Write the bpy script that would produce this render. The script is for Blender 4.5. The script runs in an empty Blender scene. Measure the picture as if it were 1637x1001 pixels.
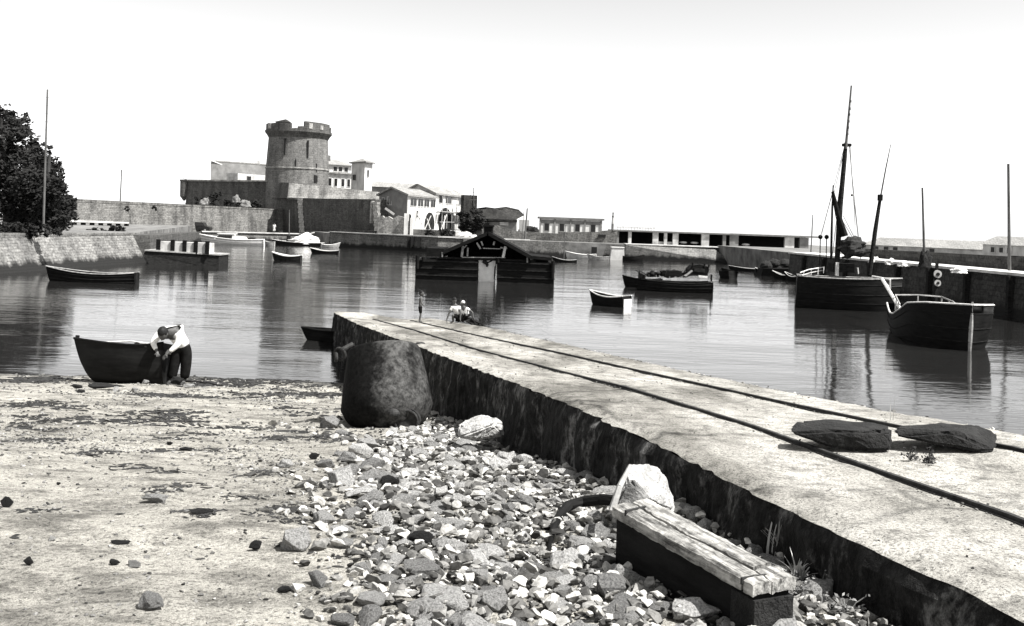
import bpy, bmesh, math, random
from mathutils import Vector, Matrix, noise
R = math.radians
rnd = random.Random(7)
C = bpy.context.scene.collection
V = Vector
# ------------------------------------------------------------------ survey of the photograph
FO, HC, RHO, CX, CY = 1600.0, 4.2, R(2.0), 818.5, 357.0
def ray(px, py):
    u = px - CX; v = py - CY
    a = u*math.cos(RHO) + v*math.sin(RHO); b = -u*math.sin(RHO) + v*math.cos(RHO)
    return a/FO, b/FO
def at(px, py, z=0.0):            # point on the level z
    a, b = ray(px, py); Y = (HC - z)/b
    return V((a*Y, Y, z))
def W(px, py, Y):                 # point at distance Y
    a, b = ray(px, py)
    return V((a*Y, Y, HC - b*Y))
def proj(p):
    a = p[0]/p[1]*FO; b = (HC - p[2])/p[1]*FO
    return CX + a*math.cos(RHO) - b*math.sin(RHO), CY + a*math.sin(RHO) + b*math.cos(RHO)
def lerp(xs, ys, x):
    if x <= xs[0]: return ys[0]
    for i in range(1, len(xs)):
        if x <= xs[i]:
            t = (x - xs[i-1])/(xs[i] - xs[i-1]); return ys[i-1] + t*(ys[i] - ys[i-1])
    return ys[-1]
# ------------------------------------------------------------------ materials
def g(v): return (v, v*0.99, v*0.965, 1)
def newmat(name):
    m = bpy.data.materials.new(name); m.use_nodes = True
    nt = m.node_tree; nt.nodes.clear()
    out = nt.nodes.new('ShaderNodeOutputMaterial'); b = nt.nodes.new('ShaderNodeBsdfPrincipled')
    nt.links.new(b.outputs[0], out.inputs[0])
    return m, nt, b
def N(nt, t, **kw):
    n = nt.nodes.new(t)
    for k, v in kw.items():
        if k in n.inputs.keys(): n.inputs[k].default_value = v
        else: setattr(n, k, v)
    return n
def math_(nt, op, a, b=None, clamp=False):
    n = nt.nodes.new('ShaderNodeMath'); n.operation = op; n.use_clamp = clamp
    for i, x in enumerate((a, b)):
        if x is None: continue
        if isinstance(x, (int, float)): n.inputs[i].default_value = x
        else: nt.links.new(x, n.inputs[i])
    return n.outputs[0]
def mixc(nt, f, a, b, mode='MIX'):
    n = nt.nodes.new('ShaderNodeMix'); n.data_type = 'RGBA'; n.blend_type = mode; n.clamp_factor = True
    for s, x in ((n.inputs[0], f), (n.inputs[6], a), (n.inputs[7], b)):
        if isinstance(x, (int, float, tuple)): s.default_value = x
        else: nt.links.new(x, s)
    return n.outputs[2]
def vec(nt, kind='Object', scale=(1, 1, 1)):
    tc = nt.nodes.new('ShaderNodeTexCoord'); mp = nt.nodes.new('ShaderNodeMapping')
    mp.inputs['Scale'].default_value = scale
    nt.links.new(tc.outputs[kind], mp.inputs['Vector']); return mp.outputs[0]
def noi(nt, v, scale, detail=6, rough=.6):
    n = N(nt, 'ShaderNodeTexNoise'); n.inputs['Scale'].default_value = scale
    n.inputs['Detail'].default_value = detail; n.inputs['Roughness'].default_value = rough
    nt.links.new(v, n.inputs['Vector']); return n.outputs['Fac']
def ramp(nt, f, stops):
    r = nt.nodes.new('ShaderNodeValToRGB'); e = r.color_ramp.elements
    while len(e) < len(stops): e.new(.5)
    for i, (p, c) in enumerate(stops):
        e[i].position = p; e[i].color = g(c) if not isinstance(c, tuple) else c
    nt.links.new(f, r.inputs[0]); return r.outputs[0]
def bump(nt, b, h, strength, dist):
    n = nt.nodes.new('ShaderNodeBump'); n.inputs['Strength'].default_value = strength
    n.inputs['Distance'].default_value = dist
    nt.links.new(h, n.inputs['Height']); nt.links.new(n.outputs[0], b.inputs['Normal'])
def simple(name, lo, hi, scale=3, rough=.8, bstr=.4, bdist=.01, stretch=(1, 1, 1), rand=0.0, spec=.3, spread=.18, metal=0):
    m, nt, b = newmat(name)
    v = vec(nt, 'Object', stretch); f = noi(nt, v, scale)
    c = ramp(nt, f, [(.5 - spread, lo), (.5 + spread, hi)])
    if rand:
        oi = nt.nodes.new('ShaderNodeObjectInfo')
        k = math_(nt, 'ADD', math_(nt, 'MULTIPLY', oi.outputs['Random'], 2*rand), 1 - rand)
        c = mixc(nt, 1.0, c, k, 'MULTIPLY')
    nt.links.new(c, b.inputs['Base Color'])
    b.inputs['Roughness'].default_value = rough; b.inputs['Specular IOR Level'].default_value = spec
    b.inputs['Metallic'].default_value = metal
    if bstr:
        f2 = noi(nt, v, scale*5, 4); bump(nt, b, f2, bstr, bdist)
    return m
def masonry(name, lo, hi, bw=.6, bh=.28, tide=False, joint=.6, stain=.5, mscale=1.0, big=.35):
    m, nt, b = newmat(name)
    tc = nt.nodes.new('ShaderNodeTexCoord'); uv = tc.outputs['UV']
    # slightly warped courses
    nz = N(nt, 'ShaderNodeTexNoise'); nz.inputs['Scale'].default_value = 1.3; nt.links.new(uv, nz.inputs['Vector'])
    wv = nt.nodes.new('ShaderNodeVectorMath'); wv.operation = 'MULTIPLY_ADD'
    nt.links.new(nz.outputs['Color'], wv.inputs[0]); wv.inputs[1].default_value = (.22, .16, 0); nt.links.new(uv, wv.inputs[2])
    br = N(nt, 'ShaderNodeTexBrick'); br.offset = .5; nt.links.new(wv.outputs[0], br.inputs['Vector'])
    br.inputs['Scale'].default_value = 1/mscale; br.inputs['Brick Width'].default_value = bw; br.inputs['Row Height'].default_value = bh
    br.inputs['Mortar Size'].default_value = .018; br.inputs['Mortar Smooth'].default_value = .5
    br.inputs['Color1'].default_value = g(lo); br.inputs['Color2'].default_value = g(hi); br.inputs['Mortar'].default_value = g(lo*joint)
    vo = N(nt, 'ShaderNodeTexNoise'); vo.inputs['Scale'].default_value = 4.5; vo.inputs['Detail'].default_value = 5; vo.inputs['Roughness'].default_value = .7
    nt.links.new(uv, vo.inputs['Vector'])
    c = mixc(nt, .55, br.outputs['Color'], ramp(nt, vo.outputs['Fac'], [(.33, lo*.45), (.66, hi*1.25)]))
    mp = nt.nodes.new('ShaderNodeMapping'); mp.inputs['Scale'].default_value = (1.1, .22, 1); nt.links.new(uv, mp.inputs['Vector'])
    st = noi(nt, mp.outputs[0], .8, 5, .65)                      # long weather streaks
    c = mixc(nt, stain, c, mixc(nt, 1.0, c, ramp(nt, st, [(.36, .32), (.6, 1.15)]), 'MULTIPLY'))
    if tide:
        ge = nt.nodes.new('ShaderNodeNewGeometry'); sx = nt.nodes.new('ShaderNodeSeparateXYZ'); nt.links.new(ge.outputs['Position'], sx.inputs[0])
        h = math_(nt, 'ADD', sx.outputs[2], math_(nt, 'MULTIPLY', math_(nt, 'SUBTRACT', st, .5), 1.3))
        f = math_(nt, 'SUBTRACT', 1.0, math_(nt, 'MULTIPLY', math_(nt, 'SUBTRACT', h, .42), 3.0, True), True)
        c = mixc(nt, f, c, g(.018))
    nt.links.new(c, b.inputs['Base Color']); b.inputs['Roughness'].default_value = .9; b.inputs['Specular IOR Level'].default_value = .15
    bump(nt, b, math_(nt, 'ADD', br.outputs['Fac'], math_(nt, 'MULTIPLY', vo.outputs['Fac'], -2.0)), .7, -.03)
    return m
M = {}
M['quay'] = masonry('quay_stone', .07, .20, tide=True)
M['quay_dark'] = masonry('dark_quay_stone', .018, .085, tide=True)
M['quay_mid'] = masonry('weedy_quay_stone', .04, .12, tide=True)
M['revet'] = masonry('pale_revetment_stone', .07, .26, .5, .26, tide=True, stain=.55)
M['wall'] = masonry('old_wall_stone', .07, .22, .5, .24, stain=.8)
M['fort'] = masonry('fort_stone', .055, .13, .6, .3, stain=.6)
M['fort_pale'] = masonry('fort_parapet_stone', .20, .46, .7, .35, stain=.7)
M['tower'] = masonry('tower_stone', .09, .21, .7, .36, stain=.5)
M['white_wall'] = simple('whitewashed_render', .38, .70, .9, .9, .2, .02, (1, 1, .5))
M['grey_wall'] = simple('grey_render', .12, .22, .8, .9, .2, .02)
M['pale_wall'] = simple('pale_weathered_render', .30, .62, 1.1, .9, .3, .03)
M['tile'] = masonry('roof_tiles', .20, .34, .25, .35, stain=.4)
M['tile_dark'] = masonry('dark_roof_tiles', .012, .05, .3, .4, stain=.9)
M['slab'] = simple('flat_roof_slab', .10, .16, 1.5)
M['dark'] = simple('dark_window', .008, .015, 2, .3, 0)
M['void'] = simple('dark_interior', .006, .012, 2, .9, 0)
M['tar'] = simple('tarred_planks', .004, .014, 2.2, .8, .5, .02, (1, 1, 6), spec=.06)
M['tar_gloss'] = simple('black_hull_paint', .004, .012, 2.0, .6, .3, .01, (1, 1, 5), spec=.08)
M['wood_dark'] = simple('dark_wet_timber', .006, .030, 5, .9, .6, .02, (1, 1, 3), spec=.08)
M['wood'] = simple('weathered_grey_wood', .16, .40, 5, .8, .6, .01, (1, .2, 1))
M['wood_pale'] = simple('pale_bare_wood', .45, .75, 5, .8, .4, .01)
M['white'] = simple('white_boat_paint', .62, .82, 2.5, .5, .1, .005)
M['iron'] = simple('rusted_iron', .010, .045, 14, .75, .6, .006, spec=.2)
M['pole'] = simple('creosoted_pole', .05, .13, 6, .8, .4, .01, (1, 1, .2))
M['rope'] = simple('old_rope', .10, .22, 30, .9, .2, .002)
M['sail'] = simple('furled_dark_sail', .010, .035, 6, .9, .8, .03)
M['canvas'] = simple('white_canvas', .55, .80, 2, .9, .6, .04)
M['net'] = simple('heaped_dark_nets', .006, .03, 9, .95, 1., .05)
M['skin'] = simple('tanned_skin', .06, .09, 8, .6, .1, .002)
M['shirt'] = simple('white_cotton', .62, .80, 7, .9, .6, .012, spec=.1)
M['trousers'] = simple('dark_wool_trousers', .005, .014, 7, .95, .5, .01, spec=.03)
M['hair'] = simple('dark_hair', .003, .008, 40, .7, .6, .005)
M['boot'] = simple('dark_leather', .015, .03, 12, .7, .3, .003)
M['car'] = simple('dark_car_paint', .010, .02, 3, .35, 0)
M['rubber'] = simple('black_rubber', .008, .014, 10, .8, 0)
M['glass'] = simple('dark_glass', .02, .03, 2, .1, 0)
M['scaf'] = simple('scaffold_timber', .22, .45, 4)
M['rock_white'] = simple('white_limestone', .24, .62, 11, .9, 1., .04, spread=.2)
M['rock_dark'] = simple('weedy_dark_rock', .004, .024, 9, .95, 1., .03)
M['stone'] = simple('beach_stone', .09, .52, 14, .9, 1., .016, rand=.5, spread=.2)
M['bark'] = simple('bark', .02, .05, 6)
M['lighthouse'] = simple('lighthouse_render', .25, .4, 2)
# buoy iron: scaled plates, right side painted paler to read as sunlit
m, nt, b = newmat('buoy_plate'); v = vec(nt)
f1 = noi(nt, v, 1.6, 8, .7); f2 = noi(nt, v, 17, 6, .7)
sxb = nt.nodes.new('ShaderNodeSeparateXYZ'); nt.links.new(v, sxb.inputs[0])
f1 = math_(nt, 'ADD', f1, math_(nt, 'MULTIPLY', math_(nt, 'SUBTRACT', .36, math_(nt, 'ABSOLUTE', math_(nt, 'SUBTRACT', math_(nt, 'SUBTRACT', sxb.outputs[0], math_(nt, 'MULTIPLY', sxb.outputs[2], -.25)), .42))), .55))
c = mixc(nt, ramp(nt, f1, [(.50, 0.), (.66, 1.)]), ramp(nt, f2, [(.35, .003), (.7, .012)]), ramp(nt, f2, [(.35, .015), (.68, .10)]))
nt.links.new(c, b.inputs['Base Color']); b.inputs['Roughness'].default_value = .75; b.inputs['Specular IOR Level'].default_value = .05; bump(nt, b, f2, .8, .012)
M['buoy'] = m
# foliage
m, nt, b = newmat('dark_foliage'); v = vec(nt); f = noi(nt, v, .9, 4); f2 = noi(nt, v, 9, 2)
nt.links.new(ramp(nt, math_(nt, 'MULTIPLY', math_(nt, 'ADD', f, f2), .5), [(.38, .005), (.62, .030)]), b.inputs['Base Color'])
b.inputs['Roughness'].default_value = .8; b.inputs['Specular IOR Level'].default_value = .1; M['leaf'] = m
M['grass'] = simple('grass_blade', .25, .6, 5, .6, 0)
M['weed'] = simple('wrack_weed', .008, .04, 14, .8, .6, .01)
# sand
m, nt, b = newmat('sand_and_grit'); v = vec(nt); vs = vec(nt, 'Object', (.8, 1.25, 1))
fb = noi(nt, vs, .55, 6, .62); fm = noi(nt, vs, 3.2, 7, .72); fs = noi(nt, v, 34, 5, .75); fx = noi(nt, v, 110, 3, .8)
c = ramp(nt, fb, [(.30, .31), (.62, .52)])
c = mixc(nt, 1., c, ramp(nt, fm, [(.36, .40), (.56, 1.12)]), 'MULTIPLY')
c = mixc(nt, 1., c, ramp(nt, fs, [(.38, .38), (.48, .95), (.7, 1.12)]), 'MULTIPLY')
c = mixc(nt, 1., c, ramp(nt, fx, [(.38, .5), (.52, 1.04)]), 'MULTIPLY')
ge = nt.nodes.new('ShaderNodeNewGeometry'); sx = nt.nodes.new('ShaderNodeSeparateXYZ'); nt.links.new(ge.outputs['Position'], sx.inputs[0])
wet = math_(nt, 'SUBTRACT', 1.0, math_(nt, 'MULTIPLY', math_(nt, 'ADD', math_(nt, 'SUBTRACT', sx.outputs[2], .03), math_(nt, 'MULTIPLY', math_(nt, 'SUBTRACT', fm, .5), .5)), 9.0, True), True)
c = mixc(nt, wet, c, g(.06))
nt.links.new(c, b.inputs['Base Color']); b.inputs['Roughness'].default_value = .95; b.inputs['Specular IOR Level'].default_value = .12
bump(nt, b, math_(nt, 'ADD', math_(nt, 'MULTIPLY', fm, 3.), math_(nt, 'ADD', fs, math_(nt, 'MULTIPLY', fx, .4))), 1., .035); M['sand'] = m
# concrete slip deck
m, nt, b = newmat('slipway_concrete'); v = vec(nt); vs = vec(nt, 'Object', (1.4, .5, 1))
fb = noi(nt, vs, .7, 6, .6); fm = noi(nt, v, 6, 8, .75); fs = noi(nt, v, 60, 4, .8)
c = ramp(nt, fb, [(.38, .13), (.60, .37)])
c = mixc(nt, 1., c, ramp(nt, fm, [(.36, .45), (.54, 1.1)]), 'MULTIPLY')
c = mixc(nt, 1., c, ramp(nt, fs, [(.38, .3), (.52, 1.08)]), 'MULTIPLY')
wv_ = nt.nodes.new('ShaderNodeVectorMath'); wv_.operation = 'MULTIPLY_ADD'; nz_ = N(nt, 'ShaderNodeTexNoise'); nz_.inputs['Scale'].default_value = 1.6; nz_.inputs['Detail'].default_value = 5; nt.links.new(v, nz_.inputs['Vector']); nt.links.new(nz_.outputs['Color'], wv_.inputs[0]); wv_.inputs[1].default_value = (.55, .55, 0); nt.links.new(v, wv_.inputs[2])
vr = nt.nodes.new('ShaderNodeTexVoronoi'); vr.feature = 'DISTANCE_TO_EDGE'; vr.inputs['Scale'].default_value = .55; nt.links.new(wv_.outputs[0], vr.inputs['Vector'])
crk = ramp(nt, vr.outputs['Distance'], [(0.0, .25), (.009, .6), (.02, 1.)]); c = mixc(nt, math_(nt, 'MULTIPLY', ramp(nt, fb, [(.4, 1.), (.6, .2)]), .9), c, mixc(nt, 1., c, crk, 'MULTIPLY'))
nt.links.new(c, b.inputs['Base Color']); b.inputs['Roughness'].default_value = .95; b.inputs['Specular IOR Level'].default_value = .12
bump(nt, b, math_(nt, 'ADD', math_(nt, 'MULTIPLY', fm, 2.), fs), .8, .015); M['deck'] = m
# weedy slip side: dark, mottled with pale patches
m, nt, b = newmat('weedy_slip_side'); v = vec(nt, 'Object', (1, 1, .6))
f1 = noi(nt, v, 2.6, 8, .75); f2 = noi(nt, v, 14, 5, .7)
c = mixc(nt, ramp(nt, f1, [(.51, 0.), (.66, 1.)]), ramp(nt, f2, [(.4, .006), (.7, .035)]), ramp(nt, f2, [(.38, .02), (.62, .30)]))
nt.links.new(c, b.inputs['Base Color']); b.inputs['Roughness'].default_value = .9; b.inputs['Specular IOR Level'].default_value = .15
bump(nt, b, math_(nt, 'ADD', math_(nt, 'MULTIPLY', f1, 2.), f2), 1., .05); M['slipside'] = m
# shingle with its own tone per pebble
m, nt, b = newmat('shingle_pebble'); v = vec(nt)
at_ = nt.nodes.new('ShaderNodeAttribute'); at_.attribute_name = 'tone'
f = noi(nt, v, 30, 5, .7)
c = mixc(nt, 1., ramp(nt, at_.outputs['Fac'], [(0, .03), (.3, .17), (1, .56)]), ramp(nt, f, [(.35, .55), (.6, 1.15)]), 'MULTIPLY')
nt.links.new(c, b.inputs['Base Color']); b.inputs['Roughness'].default_value = .9; b.inputs['Specular IOR Level'].default_value = .15
bump(nt, b, f, .6, .01); M['shingle'] = m
# water
m, nt, b = newmat('harbour_water')
ge = nt.nodes.new('ShaderNodeNewGeometry')
def wn(sc, s, det=3, r=.55):
    mp = nt.nodes.new('ShaderNodeMapping'); mp.inputs['Scale'].default_value = sc; mp.inputs['Rotation'].default_value = (0, 0, R(8)); nt.links.new(ge.outputs['Position'], mp.inputs['Vector'])
    return noi(nt, mp.outputs[0], s, det, r)
w1 = wn((.45, 1.5, 1), 1.5); w2 = wn((.5, 1.7, 1), 4.2); w3 = wn((.15, .5, 1), .5, 2)
h = math_(nt, 'ADD', math_(nt, 'MULTIPLY', w1, 1.1), math_(nt, 'ADD', math_(nt, 'MULTIPLY', w2, .25), math_(nt, 'MULTIPLY', w3, 5.0)))
patch = wn((.25, .6, 1), .12, 4)
b.inputs['Base Color'].default_value = g(.014); b.inputs['Roughness'].default_value = .06; b.inputs['IOR'].default_value = 1.5
bn = nt.nodes.new('ShaderNodeBump'); bn.inputs['Distance'].default_value = .022
nt.links.new(h, bn.inputs['Height']); nt.links.new(bn.outputs[0], b.inputs['Normal'])
nt.links.new(ramp(nt, patch, [(.35, (.35,)*3 + (1,)), (.65, (.75,)*3 + (1,))]), bn.inputs['Strength'])
M['water'] = m
# ------------------------------------------------------------------ mesh builder
ORG = {}
class MB:
    def __init__(s): s.v = []; s.f = []; s.uv = None
    def add(s, vs, fs):
        n = len(s.v); s.v += [V(p) for p in vs]; s.f += [[i + n for i in f] for f in fs]; return s
    def hexa(s, p):               # 4 bottom (ccw from above) + 4 top
        return s.add(p, [(3, 2, 1, 0), (4, 5, 6, 7), (0, 1, 5, 4), (1, 2, 6, 5), (2, 3, 7, 6), (3, 0, 4, 7)])
    def box(s, c, d, rz=0, tilt=None):
        x, y, z = d[0]/2, d[1]/2, d[2]/2
        mt = Matrix.Rotation(rz, 3, 'Z')
        if tilt: mt = mt @ Matrix.Rotation(tilt[0], 3, 'X') @ Matrix.Rotation(tilt[1], 3, 'Y')
        return s.hexa([V(c) + mt @ V(q) for q in ((-x, -y, -z), (x, -y, -z), (x, y, -z), (-x, y, -z), (-x, -y, z), (x, -y, z), (x, y, z), (-x, y, z))])
    def prism(s, poly, ext):      # planar polygon pushed along a vector
        n = len(poly); p = [V(q) for q in poly]; q = [a + V(ext) for a in p]
        nn = (p[1] - p[0]).cross(p[2] - p[1])
        if nn.dot(V(ext)) > 0: fs = [tuple(range(n))[::-1], tuple(range(n, 2*n))] + [(i, (i+1) % n, n + (i+1) % n, n + i) for i in range(n)]
        else: fs = [tuple(range(n)), tuple(range(n, 2*n))[::-1]] + [((i+1) % n, i, n + i, n + (i+1) % n) for i in range(n)]
        return s.add(p + q, fs)
    def slab(s, poly, t):         # sheet given by its top polygon, thickness t downwards
        return s.prism(poly, (0, 0, -t))
    def tube(s, a, b, r0, r1=None, n=8, cap=True):
        r1 = r0 if r1 is None else r1
        a, b = V(a), V(b); d = (b - a).normalized(); u = d.orthogonal().normalized(); w = d.cross(u)
        vs = []
        for c, r in ((a, r0), (b, r1)):
            vs += [c + r*(math.cos(2*math.pi*i/n)*u + math.sin(2*math.pi*i/n)*w) for i in range(n)]
        fs = [(i, (i+1) % n, n + (i+1) % n, n + i) for i in range(n)]
        if cap: fs += [tuple(range(n))[::-1], tuple(range(n, 2*n))]
        return s.add(vs, fs)
    def path(s, pts, r, n=6):
        for i in range(len(pts) - 1):
            ra = r[i] if isinstance(r, list) else r; rb = r[i+1] if isinstance(r, list) else r
            s.tube(pts[i], pts[i+1], ra, rb, n)
        return s
    def lathe(s, c, prof, n=24, M3=None):
        c = V(c); vs = []; k = len(prof)
        for r, z in prof:
            for i in range(n):
                q = V((r*math.cos(2*math.pi*i/n), r*math.sin(2*math.pi*i/n), z))
                vs.append(c + (M3 @ q if M3 else q))
        fs = [(j*n + i, j*n + (i+1) % n, (j+1)*n + (i+1) % n, (j+1)*n + i) for j in range(k-1) for i in range(n)]
        fs += [tuple(range(n))[::-1], tuple(range((k-1)*n, k*n))]
        return s.add(vs, fs)
    def ball(s, c, r, seg=12, rings=8, sc=(1, 1, 1)):
        prof = [(max(1e-3, math.sin(math.pi*j/rings))*r, -math.cos(math.pi*j/rings)*r) for j in range(rings + 1)]
        n0 = len(s.v); s.lathe((0, 0, 0), prof, seg)
        for i in range(n0, len(s.v)):
            q = s.v[i]; s.v[i] = V(c) + V((q.x*sc[0], q.y*sc[1], q.z*sc[2]))
        return s
    def build(s, name, mat, parent=None, org=None, smooth=False, attr=None):
        o0 = ORG[parent] if parent is not None else (V(org) if org is not None else V((0, 0, 0)))
        me = bpy.data.meshes.new(name)
        me.from_pydata([tuple(p - o0) for p in s.v], [], s.f)
        uvl = me.uv_layers.new(name='UVMap')
        for p in me.polygons:
            nn = p.normal
            if abs(nn.z) > .75: t = None
            else: t = V((-nn.y, nn.x, 0)).normalized()
            for li in p.loop_indices:
                vi = me.loops[li].vertex_index; q = me.vertices[vi].co + o0
                if s.uv: uvl.data[li].uv = s.uv(q, p.center + o0)
                elif t is None: uvl.data[li].uv = (q.x, q.y)
                else: uvl.data[li].uv = (q.dot(t), q.z if abs(nn.z) < .3 else q.z*1.4)
        if attr is not None:
            a = me.attributes.new('tone', 'FLOAT', 'FACE'); a.data.foreach_set('value', attr)
        if smooth: me.polygons.foreach_set('use_smooth', [True]*len(me.polygons))
        me.materials.append(M[mat] if isinstance(mat, str) else mat); me.update()
        o = bpy.data.objects.new(name, me); C.objects.link(o)
        if parent is not None: o.parent = parent; ORG[o] = o0
        else: o.location = o0; ORG[o] = o0
        return o
def tag(o, label=None, cat=None, group=None, kind=None):
    if label: o['label'] = label
    if cat: o['category'] = cat
    if group: o['group'] = group
    if kind: o['kind'] = kind
    return o
def thing(name, label, cat, loc, group=None):
    o = bpy.data.objects.new(name, None); C.objects.link(o); o.location = V(loc); o.empty_display_size = .2; ORG[o] = V(loc)
    return tag(o, label, cat, group)
# ------------------------------------------------------------------ camera, light, sky
cam = bpy.data.cameras.new('camera'); co = bpy.data.objects.new('camera', cam); C.objects.link(co)
cam.sensor_width = 36; cam.lens = FO/1637*36; cam.shift_y = -(500.5 - CY)/1637; cam.shift_x = 0
cam.clip_start = .1; cam.clip_end = 20000
co.matrix_world = Matrix.Translation((0, 0, HC)) @ Matrix.Rotation(R(90), 4, 'X') @ Matrix.Rotation(RHO, 4, 'Z')
sc = bpy.context.scene; sc.camera = co
SUN = V((.51, -.24, .85)).normalized()
sun = bpy.data.lights.new('sun', 'SUN'); sun.energy = 4.6; sun.angle = R(.53); sun.color = (1, .985, .96)
so = bpy.data.objects.new('sun', sun); C.objects.link(so); so.rotation_euler = SUN.to_track_quat('Z', 'Y').to_euler()
wd = bpy.data.worlds.new('World'); sc.world = wd; wd.use_nodes = True; nt = wd.node_tree
bg = nt.nodes['Background']; sky = nt.nodes.new('ShaderNodeTexSky'); sky.sky_type = 'NISHITA'; sky.sun_disc = False
sky.sun_elevation = math.asin(SUN.z); sky.sun_rotation = math.atan2(SUN.x, SUN.y); sky.dust_density = .8; sky.air_density = 1; sky.altitude = 0
hs = nt.nodes.new('ShaderNodeSeparateColor')          # black and white film behind a red filter
nt.links.new(sky.outputs[0], hs.inputs[0]); mx_ = nt.nodes.new('ShaderNodeMix'); mx_.data_type = 'FLOAT'; mx_.inputs[0].default_value = .4
nt.links.new(hs.outputs[0], mx_.inputs[2]); nt.links.new(hs.outputs[1], mx_.inputs[3]); nt.links.new(mx_.outputs[0], bg.inputs[0]); bg.inputs[1].default_value = .13
sc.view_settings.view_transform = 'Standard'; sc.view_settings.look = 'None'; sc.view_settings.gamma = 1; sc.view_settings.exposure = 1.3
# ------------------------------------------------------------------ helpers for walls and houses
def away(A, B):
    d = (V((B.x - A.x, B.y - A.y, 0))).normalized(); n = V((-d.y, d.x, 0)); m = (A + B)/2
    return d, (n if n.x*m.x + n.y*m.y > 0 else -n)
def wallbox(mb, A, B, z0, zA, zB=None, depth=1., batter=0., skew=0.):
    zB = zA if zB is None else zB; A = V((A[0], A[1], 0)); B = V((B[0], B[1], 0))
    d, n = away(A, B)
    b = [A, B, B + n*depth, A + n*depth]; t = [A + n*batter, B + n*batter, B + n*depth, A + n*depth]; zz = [zA, zB, zB, zA]
    if d.cross(n).z < 0: b, t, zz = [b[1], b[0], b[3], b[2]], [t[1], t[0], t[3], t[2]], [zz[1], zz[0], zz[3], zz[2]]
    return mb.hexa([V((p.x, p.y, z0)) for p in b] + [V((p.x, p.y, z)) for p, z in zip(t, zz)])
def opening(parent, A, B, x0, x1, z0, z1, name='window', mat='dark', frame='pale_wall', proud=.05, bars=0, label=None):
    A = V((A[0], A[1], 0)); B = V((B[0], B[1], 0)); d, n = away(A, B); rz = math.atan2(d.y, d.x)
    c = A + d*(x0 + x1)/2 - n*(proud*.5 - .01)
    w = MB().box((c.x, c.y, (z0 + z1)/2), (x1 - x0, proud, z1 - z0), rz).build(name, mat, parent)
    if frame:
        m = MB(); t = .09
        for (cx, cz, sx, sz) in (((x0 + x1)/2, z0 - t/2, x1 - x0 + 2*t, t), ((x0 + x1)/2, z1 + t/2, x1 - x0 + 2*t, t), (x0 - t/2, (z0 + z1)/2, t, z1 - z0), (x1 + t/2, (z0 + z1)/2, t, z1 - z0)):
            q = A + d*cx - n*(proud*.7); m.box((q.x, q.y, cz), (sx, proud*1.6, sz), rz)
        for k in range(bars):
            q = A + d*(x0 + (x1 - x0)*(k + 1)/(bars + 1)) - n*(proud*1.05); m.box((q.x, q.y, (z0 + z1)/2), (.06, .03, z1 - z0), rz)
        m.build('frame', frame, w)
    return w
def zof(px, py, Y): return W(px, py, Y).z
# ------------------------------------------------------------------ water and land
mb = MB(); mb.add([(-9000, -60, 0), (9000, -60, 0), (9000, 15000, 0), (-9000, 15000, 0)], [(0, 1, 2, 3)])
tag(mb.build('water', 'water'), kind='structure')
th = 0.25549; EO, LO, RO, GO = 2.84086, 3.83165, 5.14097, 5.98945      # slipway lines: X cos th + Y sin th = offset
def slipX(off, Y): return (off - Y*math.sin(th))/math.cos(th)
BY = [0, 3, 5, 7, 8, 10, 13, 15, 18, 22, 25.3, 30, 40, 60, 90]; BZ = [2.62, 2.55, 2.44, 2.30, 2.16, 1.86, 1.54, 1.34, .86, .33, -.02, -.5, -1.5, -2.6, -3]
def bz(x, y):
    z = lerp(BY, BZ, y + .35*math.sin(x*.35 + 1) + .25*noise.noise(V((x*.5, y*.5, 3))))
    z += .05*noise.noise(V((x*.45, y*.6, 0))) + .028*noise.noise(V((x*1.6, y*2.2, 5))) + .012*noise.noise(V((x*5, y*6, 9)))
    e = x - slipX((EO + GO)/2, y)
    if e > .6: z -= min(4.5, (e - .6)*2.2)
    return z
mb = MB()
ys = [1.0 + 6.5*(i/150) for i in range(150)] + [7.5 + 8.5*(i/110) for i in range(110)] + [16 + 13*(i/80) for i in range(80)] + [29 + 60*(i/12) for i in range(13)]
nx = 230
for y in ys:
    xa, xb = -1.2*y*.55 - 4.5 - .02*y, slipX(GO, y) + 3
    for i in range(nx + 1):
        x = xa + (xb - xa)*i/nx; mb.v.append(V((x, y, bz(x, y))))
for j in range(len(ys) - 1):
    for i in range(nx):
        a = j*(nx + 1) + i; mb.f.append((a, a + 1, a + nx + 2, a + nx + 1))
tag(mb.build('beach', 'sand', smooth=True), kind='structure')
# back of the beach, behind the camera and to the left, so that it does not float
mb = MB(); mb.hexa([(-60, -40, -3), (20, -40, -3), (20, 1.02, -3), (-60, 1.02, -3), (-60, -40, 2.55), (20, -40, 2.55), (8, 1.02, 2.5), (-60, 1.02, 2.5)])
tag(mb.build('ground', 'sand'), kind='structure')
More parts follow.
